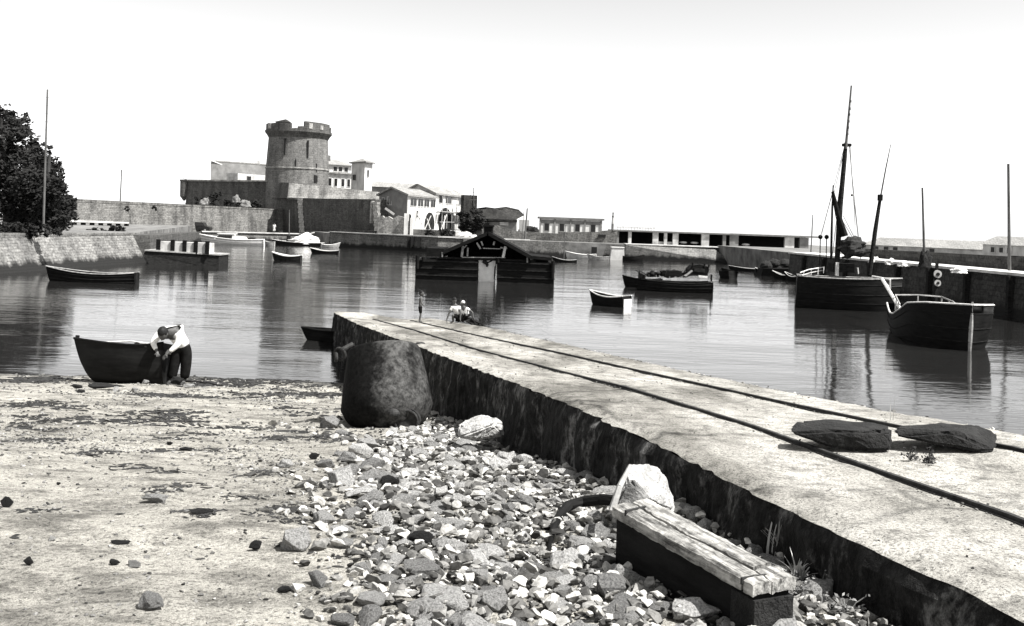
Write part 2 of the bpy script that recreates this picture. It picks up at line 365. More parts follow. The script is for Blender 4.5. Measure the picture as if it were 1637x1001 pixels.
# ------------------------------------------------------------------ slipway
EP = [(-5.86, 33.67, 1.01), (-4.0, 26.6, 1.42), (-2.05, 19.1, 1.94), (-.4, 12.79, 2.37), (.37, 9.81, 2.57), (.74, 8.39, 2.65), (1.11, 7.0, 2.71), (1.37, 6.0, 2.73), (1.62, 5.02, 2.76), (1.95, 3.78, 2.82)]
LP = [(31.69, 1.0), (23.96, 1.56), (17.29, 1.99), (12.5, 2.35), (10.41, 2.52), (7.82, 2.67), (6.26, 2.72), (5.13, 2.77)]
RP = [(37., .6), (30.24, 1.08), (23.25, 1.56), (16.81, 2.03), (14.0, 2.22), (9.89, 2.51), (8.17, 2.64), (6.85, 2.76)]
GP = [(36., .75), (25.72, 1.54), (19.57, 1.9), (14.0, 2.23), (10.9, 2.44), (8.92, 2.6), (7.98, 2.68), (6, 2.78)]
prof = []
for L_, off in (([(p[1], p[2]) for p in EP], EO), (LP, LO), (RP, RO), (GP, GO)):
    L_ = sorted(L_); prof.append((off, [p[0] for p in L_], [p[1] for p in L_]))
def deckz(off, Y):
    zs = [lerp(p[1], p[2], Y) for p in prof]
    return lerp([p[0] for p in prof], zs, off) - (0 if Y > 3.8 else 0)
slip = thing('slipway', 'long pale concrete slipway with two rails running down from the right corner into the harbour', 'slipway', (1.5, 10, 2))
mb = MB(); mside = MB(); ny = 340; nxx = 26
Y0, Y1 = -2.0, 34.0
rows = []
for j in range(ny + 1):
    t = j/ny; Y = Y0 + (Y1 - Y0)*t**1.25
    rag = .02*noise.noise(V((Y*1.3, 0, 0))) + .06*noise.noise(V((Y*4.5, 3, 0))) + .035*noise.noise(V((Y*14, 7, 0)))
    ragr = .07*noise.noise(V((Y*1.1, 10, 0))) + .04*noise.noise(V((Y*5, 13, 0)))
    row = []
    for i in range(nxx + 1):
        off = (EO + rag) + ((GO + ragr) - EO - rag)*i/nxx
        Ye = Y + (.0 if Y < 30 else -(off - EO)*.15)
        x = slipX(off, Ye); z = deckz(off, Ye) + .012*noise.noise(V((x*2, Ye*2, 1))) + .006*noise.noise(V((x*9, Ye*9, 2)))
        if i == 0 or i == nxx: z -= .035 + .03*abs(noise.noise(V((Y*6, 5, 0))))
        row.append(len(mb.v)); mb.v.append(V((x, Ye, z)))
    rows.append(row)
for j in range(ny):
    for i in range(nxx): mb.f.append((rows[j][i], rows[j][i+1], rows[j+1][i+1], rows[j+1][i]))
mb.build('deck', 'deck', slip, smooth=True)
# stone sides: rough, bulging faces under each edge and across the far end
def side(line, outward, nz_=14):
    vs = []
    for k, p in enumerate(line):
        for q in range(nz_ + 1):
            s = q/nz_; z = p.z*(1 - s) + (-1.2)*s if p.y > 24 else p.z - s*(p.z - (lerp(BY, BZ, p.y) - .7))
            o = outward*(.02 + .05*s + .07*noise.noise(V((p.y*2.2, z*2.2, 1.7))) + .035*noise.noise(V((p.y*7, z*7, 4))) - (.03 if q == 0 else 0))
            vs.append(V((p.x + o[0], p.y + o[1], z + (0.002 if q == 0 else 0))))
    n0 = len(mside.v); mside.v += vs
    for k in range(len(line) - 1):
        for q in range(nz_):
            a = n0 + k*(nz_ + 1) + q; mside.f.append((a, a + nz_ + 1, a + nz_ + 2, a + 1))
n_ = V((math.cos(th), math.sin(th)))
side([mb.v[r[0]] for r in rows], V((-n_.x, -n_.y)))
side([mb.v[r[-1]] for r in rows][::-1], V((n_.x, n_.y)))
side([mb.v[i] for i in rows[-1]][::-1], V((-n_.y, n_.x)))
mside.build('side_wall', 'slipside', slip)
for off in (LO, RO):
    mr = MB(); base = len(mr.v)
    sec = [(-.028, -.02), (-.028, .006), (-.012, .008), (-.015, .028), (.015, .028), (.012, .008), (.028, .006), (.028, -.02)]
    YY = [-1.9 + 34.4*(k/90) for k in range(91)] if off == RO else [-1.9 + 33.4*(k/90) for k in range(91)]
    for Y in YY:
        wob = .012*noise.noise(V((Y*.4, off, 0)))
        for (a, b_) in sec: mr.v.append(V((slipX(off, Y) + a*n_.x + wob, Y + a*n_.y, deckz(off, Y) + b_)))
    for k in range(90):
        for i in range(8): a = k*8 + i; c_ = k*8 + (i+1) % 8; mr.f.append((a, a + 8, c_ + 8, c_))
    mr.f += [tuple(range(8)), tuple(range(720, 728))[::-1]]
    mr.build('rail', 'iron', slip)
# ------------------------------------------------------------------ quays
P0 = V((-34.65, 20)); P1 = V((-30.9, 60.5)); P2 = V((-29, 81)); P3 = V((-45, 146)); P4 = V((-29, 157)); P5 = V((-25.8, 141)); P6 = V((-18.8, 138)); P7 = V((-9.7, 132)); P8 = V((2.5, 133))
# left revetment (battered face, pale)
rv = thing('stone_revetment', 'pale sloping stone revetment at the left edge, below the dark trees', 'quay wall', (-31, 70, 0))
mb = MB()
wallbox(mb, (P0.x, P0.y), (P1.x, P1.y), -1, 2.35, 2.3, 7, 1.5); wallbox(mb, (P1.x, P1.y), (P2.x, P2.y), -1, 2.3, 2.2, 7, 1.5)
mb.build('face', 'revet', rv)
mb = MB(); d_ = (P2 - P0).normalized()
for a, b_, za, zb in ((P0, P1, 2.35, 2.3), (P1, P2, 2.3, 2.2)): wallbox(mb, (a.x - 1.45, a.y), (b_.x - 1.45, b_.y), za - .1, za + .16, zb + .16, .6)
mb.build('coping', 'revet', rv)
def poly_land(name, pts, ztop, mat, kind='structure', t=4):
    mb = MB(); mb.prism([V((p[0], p[1], ztop if len(p) < 3 else p[2])) for p in pts], (0, 0, -t)); return tag(mb.build(name, mat), kind=kind)
M['ground'] = simple('packed_quay_earth', .06, .22, .6, .95, .3, .03)
poly_land('ground', [(-36, 20), (-31.5, 81), (-47, 147), (-75, 175), (-260, 175), (-260, 20)], 2.2, 'ground')
poly_land('ground', [(-47, 146.6), (-31, 158.2), (-30, 230), (-200, 230), (-80, 147)], 1.25, 'ground')
poly_land('ground', [(-26.5, 143), (-18.8, 139), (-9.7, 133), (2.5, 134), (60, 134), (60, 320), (-60, 320), (-34, 160)], 1.93, 'ground')
lq = thing('low_quay', 'low dark weedy quay below the long stone wall at left', 'quay', (-40, 146, 0)); mb = MB()
wallbox(mb, (P2.x, P2.y + .1), (P3.x, P3.y), -1, 2.18, 1.35, 2.2, .3); mb.build('return_wall', 'quay_mid', lq)
mb = MB(); wallbox(mb, P3, P4, -1, 1.35, 1.35, 2.5, .2); mb.build('quay_face', 'quay', lq)
mb = MB(); wallbox(mb, (P3.x - .1, P3.y - .1), (P4.x - .1, P4.y - .1), 1.351, 1.5, 1.5, .7); mb.build('coping', 'pale_wall', lq)
fq = thing('fort_quay', 'grey stone quay below the fort and the white houses', 'quay', (-18, 138, 0)); mb = MB()
wallbox(mb, P4, P5, -1, 1.95, 1.95, 2.2, .25); wallbox(mb, P5, P6, -1, 2.05, 2.0, 3, .25); wallbox(mb, P6, P7, -1, 2.0, 1.95, 3, .25); wallbox(mb, P7, P8, -1, 1.95, 1.95, 3, .25)
mb.build('quay_face', 'quay', fq); mb = MB()
for a, b_ in ((P5, P6), (P6, P7), (P7, P8)): wallbox(mb, (a.x, a.y), (b_.x, b_.y), 2.052 if a is P5 else 2.002, 2.16, 2.12, .8)
mb.build('coping', 'pale_wall', fq)
for px in (657, 664, 676):          # recessed ladders in the quay face
    p = at(px, 400, 0); MB().box((p.x, lerp([P6.x, P7.x], [P6.y, P7.y], p.x) - .02, 1.2), (.35, .5, 1.4)).build('ladder_recess', 'void', fq)
# masonry ramp right of the boathouse: slopes down to the right
a0 = W(838, 386, 131.5); a1 = W(893, 390, 131.5); a2 = W(916, 408, 131); a3 = W(838, 411, 131)
mb = MB(); mb.prism([V((a0.x - 8, 131.2, 1.98)), V((a1.x, 131.2, 1.98)), V((a2.x, 131.2, .25)), V((a2.x, 131.2, -1)), V((a0.x - 8, 131.2, -1))], (0, 2.5, 0))
o = mb.build('stone_ramp', 'quay', org=(a1.x, 131.2, 0)); tag(o, 'grey stone boat ramp sloping down to the right behind the black boathouse', 'ramp')
# right hand breakwater quay
b0 = at(893, 409); b1 = at(1000, 414); b2 = at(1150, 419); b3 = at(1172, 421.5); b4 = at(1300, 425)
bq = thing('breakwater_quay', 'grey stone breakwater quay with a slanted step, below the long open sheds', 'quay', (b2.x, b2.y, 0)); mb = MB()
wallbox(mb, b0, b1, -1, 1.65, 1.8, 4, .3)
mb.prism([V((b1.x, b1.y, -1)), V((b1.x, b1.y + .3, 1.85)), V((W(1143, 397, 132).x, b2.y + .3, 1.9)), V((b3.x, b3.y, .0)), V((b3.x, b3.y, -1))], (0, 4, 0))
mb.build('front_face', 'quay', bq)
mb = MB(); wallbox(mb, (b2.x - .5, b2.y + 1.2), (b4.x + 14, b4.y + 1.4), -1, 1.9, 1.9, 4, .15); mb.build('rear_face', 'quay', bq)
mb = MB(); wallbox(mb, (b1.x, b1.y + .28), (b4.x + 14, b4.y + 1.5), 1.902, 2.02, 2.02, 3); mb.build('coping', 'pale_wall', bq)
poly_land('ground', [(b1.x, b1.y + 3), (80, 137), (170, 140), (170, 175), (b1.x, 175)], 1.92, 'ground')
# ------------------------------------------------------------------ long stone wall at left
A = W(60, 360, 128); B = W(485, 372, 166)
lw = thing('long_stone_wall', 'long high weathered stone wall running from the trees to the fort', 'stone wall', ((A.x + B.x)/2, (A.y + B.y)/2, 1.2)); mb = MB()
wallbox(mb, A, B, 1.0, 5.35, 5.0, 1.6, .5); mb.build('masonry', 'wall', lw)
mb = MB(); d, n = away(V((A.x, A.y, 0)), V((B.x, B.y, 0)))
wallbox(mb, V((A.x, A.y, 0)) + n*.42, V((B.x, B.y, 0)) + n*.42, 5.0, 5.46, 5.12, 1.5); mb.build('coping', 'wall', lw)
# little landing platform below the trees
A = W(108, 360, 118); B = W(206, 359, 122)
t = thing('landing_platform', 'low pale platform on short posts in front of the long wall, beside the trees', 'platform', (A.x, A.y, 1.2))
mb = MB(); wallbox(mb, A, B, 2.52, 2.78, 2.7, 1.4); mb.build('deck', 'pale_wall', t)
for k in range(7):
    q = A.lerp(B, (k + .5)/7); MB().box((q.x, q.y + .6, 2.36), (.35, .6, .31)).build('post', 'wood_dark', t)
# ------------------------------------------------------------------ fort
def bastion_wall(name, mb, mat, parent): return mb.build(name, mat, parent)
ft = thing('fort_bastion', 'massive angular stone bastion with a pale parapet below the round tower', 'fort', W(485, 372, 156))
K = W(485, 372, 156); K.z = 0; KR = W(606, 372, 142); KR.z = 0; KL = W(428, 340, 170); KL.z = 0
Kt = W(480, 316, 156.6); KRt = W(600, 318, 143.2); KLt = W(433, 316, 170)
def wall4(mb, a, b, at_, bt, depth):
    d, n = away(a, b)
    pts = [a, b, b + n*depth, a + n*depth, at_, bt, bt + n*(depth - 1), at_ + n*(depth - 1)]
    if d.cross(n).z < 0: pts = [pts[i] for i in (1, 0, 3, 2, 5, 4, 7, 6)]
    mb.hexa(pts)
mb = MB(); wall4(mb, K, KR, V((Kt.x, Kt.y, 6.95)), V((KRt.x, KRt.y, 6.95)), 7); mb.build('right_face', 'fort', ft)
mb = MB(); wall4(mb, KL, K, V((KLt.x, KLt.y, 6.95)), V((Kt.x + .02, Kt.y, 6.95)), 5); mb.build('left_flank', 'fort', ft)
# pale quoins on the corner
mb = MB()
for k in range(18):
    s = k/18; q = K.lerp(V((Kt.x, Kt.y, 7)), s); mb.box((q.x + .12, q.y - .12, s*6.95 + .19), (.75 if k % 2 else .95, .7, .36), R(-20))
mb.build('corner_quoins', 'fort_pale', ft)
mb = MB()
for k in range(17):
    s = k/18; q = KR.lerp(V((KRt.x, KRt.y, 7)), s); mb.box((q.x + .05, q.y, s*6.95 + .19), (.6 if k % 2 else .8, .8, .36), R(-20))
mb.build('corner_quoins', 'fort_pale', ft)
mb = MB(); pa = W(461, 291, 158); pb = W(602, 306, 155); pc = W(440, 289, 168)
def parapet(a, b, za, zb, slope):
    d, n = away(a, b); a0 = V((a.x, a.y, 6.95)); b0_ = V((b.x, b.y, 6.95))
    pts = [a0 - n*.15, b0_ - n*.15, b0_ + n*3.2, a0 + n*3.2, V((a.x, a.y, za)) + n*slope, V((b.x, b.y, zb)) + n*slope, V((b.x, b.y, zb)) + n*3.0, V((a.x, a.y, za)) + n*3.0]
    if d.cross(n).z < 0: pts = [pts[i] for i in (1, 0, 3, 2, 5, 4, 7, 6)]
    mb.hexa(pts)
parapet(pa, pb, 9.35, 8.35, .3); mb.build('parapet', 'fort_pale', ft)
mb = MB(); parapet(pc, pa, 9.7, 9.35, .5); mb.build('flank_parapet', 'fort', ft)
mb = MB(); d, n = away(V((pa.x, pa.y, 0)), V((pb.x, pb.y, 0))); wallbox(mb, pa - n*.35, pb - n*.35, 6.75, 7.02, 7.02, 1.2); mb.build('cordon', 'fort', ft)
# doorway with pale inner wall
d, n = away(K, KR); rz = math.atan2(d.y, d.x); Lk = (KR - K).length
def kx(px): return Lk*(px - 485)/(606 - 485)
c = K + d*kx(516); wd_ = .95
arch = [(-wd_, 1.95), (wd_, 1.95), (wd_, 3.6), (wd_*.8, 4.2), (wd_*.3, 4.55), (-wd_*.3, 4.55), (-wd_*.8, 4.2), (-wd_, 3.6)]
MB().prism([c + d*x - n*.03 + V((0, 0, z)) + n*(z*.1) for x, z in arch], -n*.06).build('doorway_back_wall', 'fort_pale', ft)
MB().prism([c + d*(x*.42 - .95) - n*.05 + V((0, 0, (z - 1.95)*.95 + 1.95)) + n*(z*.1) for x, z in arch], -n*.08).build('door_leaf', 'void', ft)
MB().prism([c + d*(x*.36 + .45) - n*.05 + V((0, 0, (z - 1.95)*.25 + 1.95)) + n*(z*.1), ] and [c + d*(x*.36 + .45) - n*.05 + V((0, 0, (z - 1.95)*.25 + 1.95)) + n*(z*.1) for x, z in arch], -n*.1).build('barrow', 'void', ft)
mb = MB(); q = KR.lerp(V((KRt.x, KRt.y, 7)), .7) - d*.9
mb.box((q.x, q.y - .3, 5.1), (.3, .6, 3.2), rz); mb.build('buttress', 'fort_pale', ft)
mb = MB(); wallbox(mb, K.lerp(KR, .55) - n*.9, KR + d*.4 - n*.9, 1.9, 2.45, 2.45, 1.2); mb.build('base_ledge', 'fort', ft)
# curtain wall
A = W(296, 322, 180); B = W(437, 322, 168)
t = thing('curtain_wall', 'dark shaded curtain wall of the fort, left of the round tower', 'fort wall', (A.x, A.y, 4))
mb = MB(); wallbox(mb, A, B, 3.6, 9.85, 9.8, 3, .35); mb.build('masonry', 'fort', t)
mb = MB(); wallbox(mb, A, B, 9.75, 10.05, 10.0, 1.0); mb.build('coping', 'fort_pale', t)
mb = MB(); c = W(293.5, 300, 180); mb.lathe((c.x, c.y + .5, 0), [(.15, 6.2), (.75, 7.0), (.8, 9.7), (.9, 9.8), (.9, 10.0), (.05, 10.05)], 12); mb.build('corner_turret', 'fort', t)
MB().tube(W(288, 284, 180), W(305, 289, 179.5), .05).build('davit', 'pole', t)
# round tower
TY = 172; tc = W(474.5, 300, TY); px2m = TY/1600; cx, cy = tc.x, tc.y
zt = lambda py: 4.2 + (345 - py)*px2m
t = thing('round_tower', 'massive round stone fort tower with a flared ruined parapet', 'tower', (cx, cy, 7))
def tuv(q, c):
    a = math.atan2(q.y - cy, q.x - cx); ac = math.atan2(c.y - cy, c.x - cx)
    if a - ac > math.pi: a -= 2*math.pi
    if ac - a > math.pi: a += 2*math.pi
    return (a*5.2, q.z)
def tring(prof_, n=48): m = MB(); m.lathe((cx, cy, 0), prof_, n); m.uv = tuv; return m
rb, rt = 49.5*px2m, 46.5*px2m
tring([(rb + .1, 3.5), (rb, zt(270))]).build('lower_body', 'tower', t)
tring([(rb + .12, zt(271.5)), (rb + .12, zt(269.5))]).build('string_course', 'fort_pale', t)
tring([(rb - .02, zt(269.5)), (rt, zt(222))]).build('upper_body', 'tower', t)
tring([(rt, zt(223)), (rt + .3, zt(218)), (52.5*px2m, zt(214)), (52.5*px2m, zt(211)), (49*px2m, zt(211)), (49*px2m, zt(213)), (.1, zt(213))]).build('corbel_ring', 'fort', t)
def arcblock(a0, a1, r0, r1, z0, z1, z1b=None, k=8):
    m = MB(); z1b = z1 if z1b is None else z1b; vs = []
    for i in range(k + 1):
        a = R(a0 + (a1 - a0)*i/k); zz = z1 + (z1b - z1)*i/k + .12*noise.noise(V((a*7, z1, 0)))
        for r, z in ((r0, z0), (r1, z0), (r1, zz), (r0, zz)): vs.append((cx + r*math.cos(a), cy + r*math.sin(a), z))
    fs = [(0, 1, 2, 3), (k*4 + 3, k*4 + 2, k*4 + 1, k*4)]
    for i in range(k):
        for q in range(4): a = i*4 + q; b_ = i*4 + (q + 1) % 4; fs.append((b_, a, a + 4, b_ + 4))
    m.add(vs, fs); m.uv = tuv; return m
ro, ri = 51*px2m, 42*px2m
for a0, a1, z1, z1b in ((184, 268, 201, 202), (280, 292, 206, 206), (292, 352, 197.5, 199), (356, 420, 203, 201), (100, 176, 201, 203), (70, 92, 204, 202)):
    arcblock(a0, a1, ri, ro, zt(211.5), zt(z1), zt(z1b)).build('merlon', 'fort', t)
arcblock(300, 306, ro - .05, ro + .06, zt(209), zt(201)).build('embrasure', 'fort_pale', t); arcblock(322, 329, ro - .05, ro + .06, zt(209), zt(202)).build('embrasure', 'fort_pale', t)
arcblock(214, 226, ro - .05, ro + .06, zt(210), zt(202)).build('embrasure', 'fort_pale', t)
h0 = W(453, 200, TY - 1.5); mb = MB(); mb.box((h0.x, h0.y, zt(202)), (2.2, 1.8, .9)); mb.prism([V((h0.x - 1.3, h0.y - 1, zt(198))), V((h0.x + 1.3, h0.y - 1, zt(198))), V((h0.x + .6, h0.y - 1, zt(193.5)))], (0, 2, 0))
mb.build('lookout_roof', 'fort', t)
for px, y0, y1, w in ((464, 226, 251, .16), (499, 227, 254, .16), (482, 258, 268, .13), (511, 262, 276, .13)):
    a = math.asin((px - 474.5)/49.); aa = 270 + math.degrees(a); m = arcblock(aa - w*7, aa + w*7, rt - .3, rb + .03, zt(y1), zt(y0), k=2); m.build('arrow_slit', 'void', t)
a = 270 + math.degrees(math.asin((511 - 474.5)/50.)); arcblock(a - 3.5, a + 3.5, rb - .3, rb + .12, zt(292), zt(281), k=2).build('window', 'void', t)
# house with a sloping roof behind the curtain wall
Yh = 190
t = thing('gable_house', 'low house with a long single slope roof, left of the round tower', 'house', W(380, 287, Yh))
gA, gB = W(337, 292, Yh), W(377, 292, Yh + 4); gp = W(336.5, 259, Yh); gq = W(377, 275, Yh + 4); gl = W(337, 275, Yh)
bk = V((11, 9, 0))
mb = MB(); mb.prism([gA, gB, gq, gp], bk*.98); mb.build('wall', 'grey_wall', t)
mb = MB(); off_ = V((0, 0, .12)); r0 = gp + off_ - (gq - gp)*.03; r1 = gq + off_ + (gq - gp)*.06
mb.prism([r0, r1, r1 + V((0, 0, .22)), r0 + V((0, 0, .22))], bk*1.04 - V((.3, .3, 0))); mb.build('roof', 'tile', t)
mb = MB(); mb.box(gp.lerp(gq, .5) + V((0, -.2, .32)), ((gq - gp).length*1.05, .35, .14), math.atan2(gq.y - gp.y, gq.x - gp.x), (0, math.atan2(gp.z - gq.z, (gq.xy - gp.xy).length)))
mb.build('verge_board', 'white', t)
w2a, w2b = W(380, 288, Yh - 2), W(424, 288, Yh + 4); mb = MB(); wallbox(mb, w2a, w2b, 8, zof(380, 277, Yh - 2), None, 3); mb.build('low_wing', 'pale_wall', t)
opening(t, w2a, w2b, 2.2, 3.3, 10.2, 11.4, 'window')
MB().box(W(413, 263, Yh + 8), (.6, .6, 1.6)).build('chimney', 'white_wall', t)
# barracks right of the tower
Yb = 178; t = thing('barracks_building', 'white two storey building with a hipped roof, directly right of the round tower', 'building', W(540, 300, Yb))
A = W(520, 300, Yb - 2); B = W(563, 300, Yb + 1); mb = MB(); wallbox(mb, A, B, 7, zof(540, 277, Yb), None, 7); mb.build('wall', 'white_wall', t)
mb = MB(); d, n = away(V((A.x, A.y, 0)), V((B.x, B.y, 0))); wallbox(mb, A + n*.6, B + n*.6, zof(540, 277, Yb), zof(540, 264, Yb), None, 6); mb.build('upper_wall', 'white_wall', t)
mb = MB(); wallbox(mb, A - n*.5 - d*.3, B - n*.5 + d*.4, zof(540, 278, Yb), zof(540, 276, Yb), None, 1.4); mb.build('balcony_roof', 'tile', t)
for k in range(4): x = .55 + k*1.12 + (.25 if k > 1 else 0); opening(t, A, B, x, x + .55, zof(540, 298, Yb), zof(540, 286, Yb), bars=0)
A2, B2 = A + n*.6, B + n*.6
for x in (1.7, 2.7, 3.8): opening(t, A2, B2, x, x + .7, zof(540, 274, Yb), zof(540, 267, Yb))
rp = W(531, 255, Yb + 3); e0 = A2 - d*.6 - n*.5; e1 = B2 + d*.3 - n*.5; ze = zof(540, 264, Yb)
mb = MB(); q = [V((e0.x, e0.y, ze)), V((e1.x, e1.y, ze)), V((e1.x, e1.y, ze)) + n*7, V((e0.x, e0.y, ze)) + n*7]; rr = [V((rp.x - 1.2, rp.y, rp.z + .1)), V((rp.x + .8, rp.y + 2, rp.z))]
mb.add(q + rr, [(0, 1, 5, 4), (1, 2, 5), (2, 3, 4, 5), (3, 0, 4), (3, 2, 1, 0)]); mb.build('roof', 'tile', t)
MB().box(W(526, 254, Yb + 2), (.5, .5, 1.2)).build('chimney', 'grey_wall', t)
# square turret house
t = thing('square_tower', 'small square tower with a low pyramid roof, right of the white barracks', 'tower', W(577, 300, 170))
c0 = W(582, 300, 168); aL = W(561, 300, 172); aR = W(594.5, 300, 171); z0, z1 = 6.5, zof(582, 260, 168)
pts = [V((c0.x, c0.y, z0)), V((aR.x, aR.y, z0)), V((aR.x + aL.x - c0.x, aR.y + aL.y - c0.y, z0)), V((aL.x, aL.y, z0))]
mb = MB(); mb.hexa(pts + [V((p.x, p.y, z1)) for p in pts]); mb.build('wall', 'white_wall', t)
cc = sum(pts, V())/4; mb = MB(); ev = [V((cc.x + (p.x - cc.x)*1.28, cc.y + (p.y - cc.y)*1.28, z1)) for p in pts]
mb.add(ev + [p + V((0, 0, .2)) for p in ev] + [V((cc.x, cc.y, zof(577, 252.5, 170)))], [(3, 2, 1, 0), (0, 1, 5, 4), (1, 2, 6, 5), (2, 3, 7, 6), (3, 0, 4, 7), (4, 5, 8), (5, 6, 8), (6, 7, 8), (7, 4, 8)]); mb.build('roof', 'tile', t)
opening(t, V((aL.x, aL.y, 0)), V((c0.x, c0.y, 0)), .6, 1.9, zof(570, 288, 170), zof(570, 279, 170), 'window')
opening(t, V((c0.x, c0.y, 0)), V((aR.x, aR.y, 0)), .9, 1.6, zof(588, 283, 169), zof(588, 272, 169), 'window')
# two houses under repair
def gablehouse(name, label, pxL, YL, pxR, YR, pyE, peak, dpx, dY, zb, wall_front, wall_side, cat='house', over=.5):
    """gable wall from (pxL,YL) to (pxR,YR); side wall runs from (pxR,YR) to (dpx,dY)"""
    a = W(pxL, 350, YL); b_ = W(pxR, 350, YR); e = W(dpx, 350, dY); dv = V((e.x - b_.x, e.y - b_.y, 0)); ze = zof(pxR, pyE, YR)
    pk = W(peak[0], peak[1], (YL + YR)/2); m_ = (a + b_)/2
    t = thing(name, label, cat, (m_.x, m_.y, zb))
    mb = MB(); mb.prism([V((a.x, a.y, zb)), V((b_.x, b_.y, zb)), V((b_.x, b_.y, ze)), V((pk.x, pk.y, pk.z)), V((a.x, a.y, ze))], dv); mb.build('gable_wall', wall_front, t)
    dn = dv.normalized(); mb = MB(); q = V((b_.x, b_.y, 0)); sd = V((dn.y, -dn.x, 0)); sd = sd if sd.x > 0 else -sd
    mb.prism([V((b_.x, b_.y, zb)) + dn*.02, V((e.x, e.y, zb)), V((e.x, e.y, ze - .05)), V((b_.x, b_.y, ze - .05)) + dn*.02], sd*.08); mb.build('side_wall', wall_side, t)
    mb = MB()
    for s in (a, b_):
        o1 = V((s.x, s.y, ze)); w_ = (o1 - pk); o1 = pk + w_*(1.0 + over/w_.length)
        mb.prism([pk - dn*over, o1 - dn*over, o1 - dn*over + V((0, 0, .25)), pk - dn*over + V((0, 0, .25))], dv + dn*over*2)
    mb.build('roof', 'tile', t)
    return t, V((a.x, a.y, 0)), V((b_.x, b_.y, 0)) + sd*.08, V((e.x, e.y, 0)) + sd*.08, ze, dn, sd
t, a, b_, e, ze, dn, sd = gablehouse('gabled_house', 'white house with a grey gable and a row of upper windows, next to the bastion', 605, 146, 650, 141, 312, (627, 301), 695, 152, 1.9, 'grey_wall', 'white_wall')
opening(t, a, b_, .9, 1.35, zof(620, 328, 141), zof(620, 316, 141)); opening(t, a, b_, 2.1, 3.1, zof(635, 327, 141), zof(635, 315, 141), bars=1)
Ls = (e - b_).length
for s0, s1 in ((.08, .29), (.34, .52), (.56, .74), (.80, .97)): opening(t, b_, e, Ls*s0, Ls*s1, zof(670, 330, 146), zof(670, 318, 146), 'window', bars=1)
opening(t, b_, e, Ls*.30, Ls*.36, 4.6, 5.5, 'window')
opening(t, b_, e, Ls*.02, Ls*.10, 1.95, 5.0, 'door', frame=None)
def archpart(parent, A, B, x0, x1, z0, z1, name='arch_opening'):
    d, n = away(A, B); w = (x1 - x0)/2; c = A + d*(x0 + x1)/2; pts = [(-w*.8, z0), (w*.8, z0)] + [(w*math.cos(k*math.pi/10)*(1 if 1 else 0), z0 + (z1 - z0)*(.35 + .65*math.sin(k*math.pi/10))) for k in range(11)]
    MB().prism([c + d*x + V((0, 0, z)) - n*.01 for x, z in pts], -n*.05).build(name, 'void', parent)
archpart(t, b_, e, Ls*.60, Ls*.97, 2.4, 5.4)
mb = MB()      # raking shores and scaffold poles of the house
for px0, py0, px1, py1 in ((664, 335, 678, 368), (689, 345, 679, 367), (683, 350, 688, 367), (655, 318, 656, 368), (672, 330, 671, 368), (682, 330, 680, 350)):
    mb.tube(W(px0, py0, 144.4), W(px1, py1, 142.2), .07, n=5)
mb.build('raking_shore', 'scaf', t)
t, a, b_, e, ze, dn, sd = gablehouse('gabled_house', 'white house wrapped in scaffolding with a dark arched opening, second from the bastion', 642, 158, 694, 153, 309.5, (668, 296), 744, 170, 1.9, 'pale_wall', 'white_wall')
Ls = (e - b_).length
for s0, s1 in ((.10, .22), (.30, .48)): opening(t, b_, e, Ls*s0, Ls*s1, zof(705, 325, 158), zof(705, 313, 158))
opening(t, b_, e, Ls*.73, Ls*.82, zof(730, 328, 166), zof(730, 316, 166)); opening(t, b_, e, Ls*.73, Ls*.82, zof(730, 362, 166), zof(730, 352, 166))
archpart(t, b_, e, Ls*.10, Ls*.52, 2.6, 6.3)
mb = MB()
for k in range(7):
    q = b_.lerp(e, .05 + k*.15) + sd*.9; mb.tube((q.x, q.y, 1.95), (q.x, q.y, 8.0 - .2*(k % 3)), .055, n=5)
for z in (4.0, 5.6, 6.8):
    p, q = b_ + sd*.85, e + sd*.85; mb.tube((p.x, p.y, z), (q.x, q.y, z + .1), .05, n=5)
for px0, py0, px1, py1 in ((714, 343, 705, 368), (711, 345, 709, 368), (700, 340, 697, 360)): mb.tube(W(px0, py0, 150), W(px1, py1, 147.5), .08, n=5)
mb.build('scaffolding', 'scaf', t)
mb = MB(); p, q = b_ + sd*.3, e + sd*.3; wallbox(mb, p, q, 5.55, 5.62, None, -.9); mb.build('scaffold_boards', 'scaf', t)
# long low roof behind
t = thing('long_roofed_building', 'long low building whose pale tiled roof shows behind the two gabled houses', 'building', W(630, 300, 175)); A = W(590, 320, 172); B = W(672, 320, 176)
mb = MB(); wallbox(mb, A, B, 6, zof(630, 300, 174), None, 5); mb.build('wall', 'grey_wall', t)
d, n = away(V((A.x, A.y, 0)), V((B.x, B.y, 0))); z0 = zof(630, 300, 174); z1 = zof(630, 292, 177); mb = MB()
mb.prism([V((A.x, A.y, z0)) - n*.5, V((A.x, A.y, z1)) + n*3, V((A.x, A.y, z0)) + n*6.5], V((B.x - A.x + .5, B.y - A.y, 0))); mb.build('roof', 'tile', t)
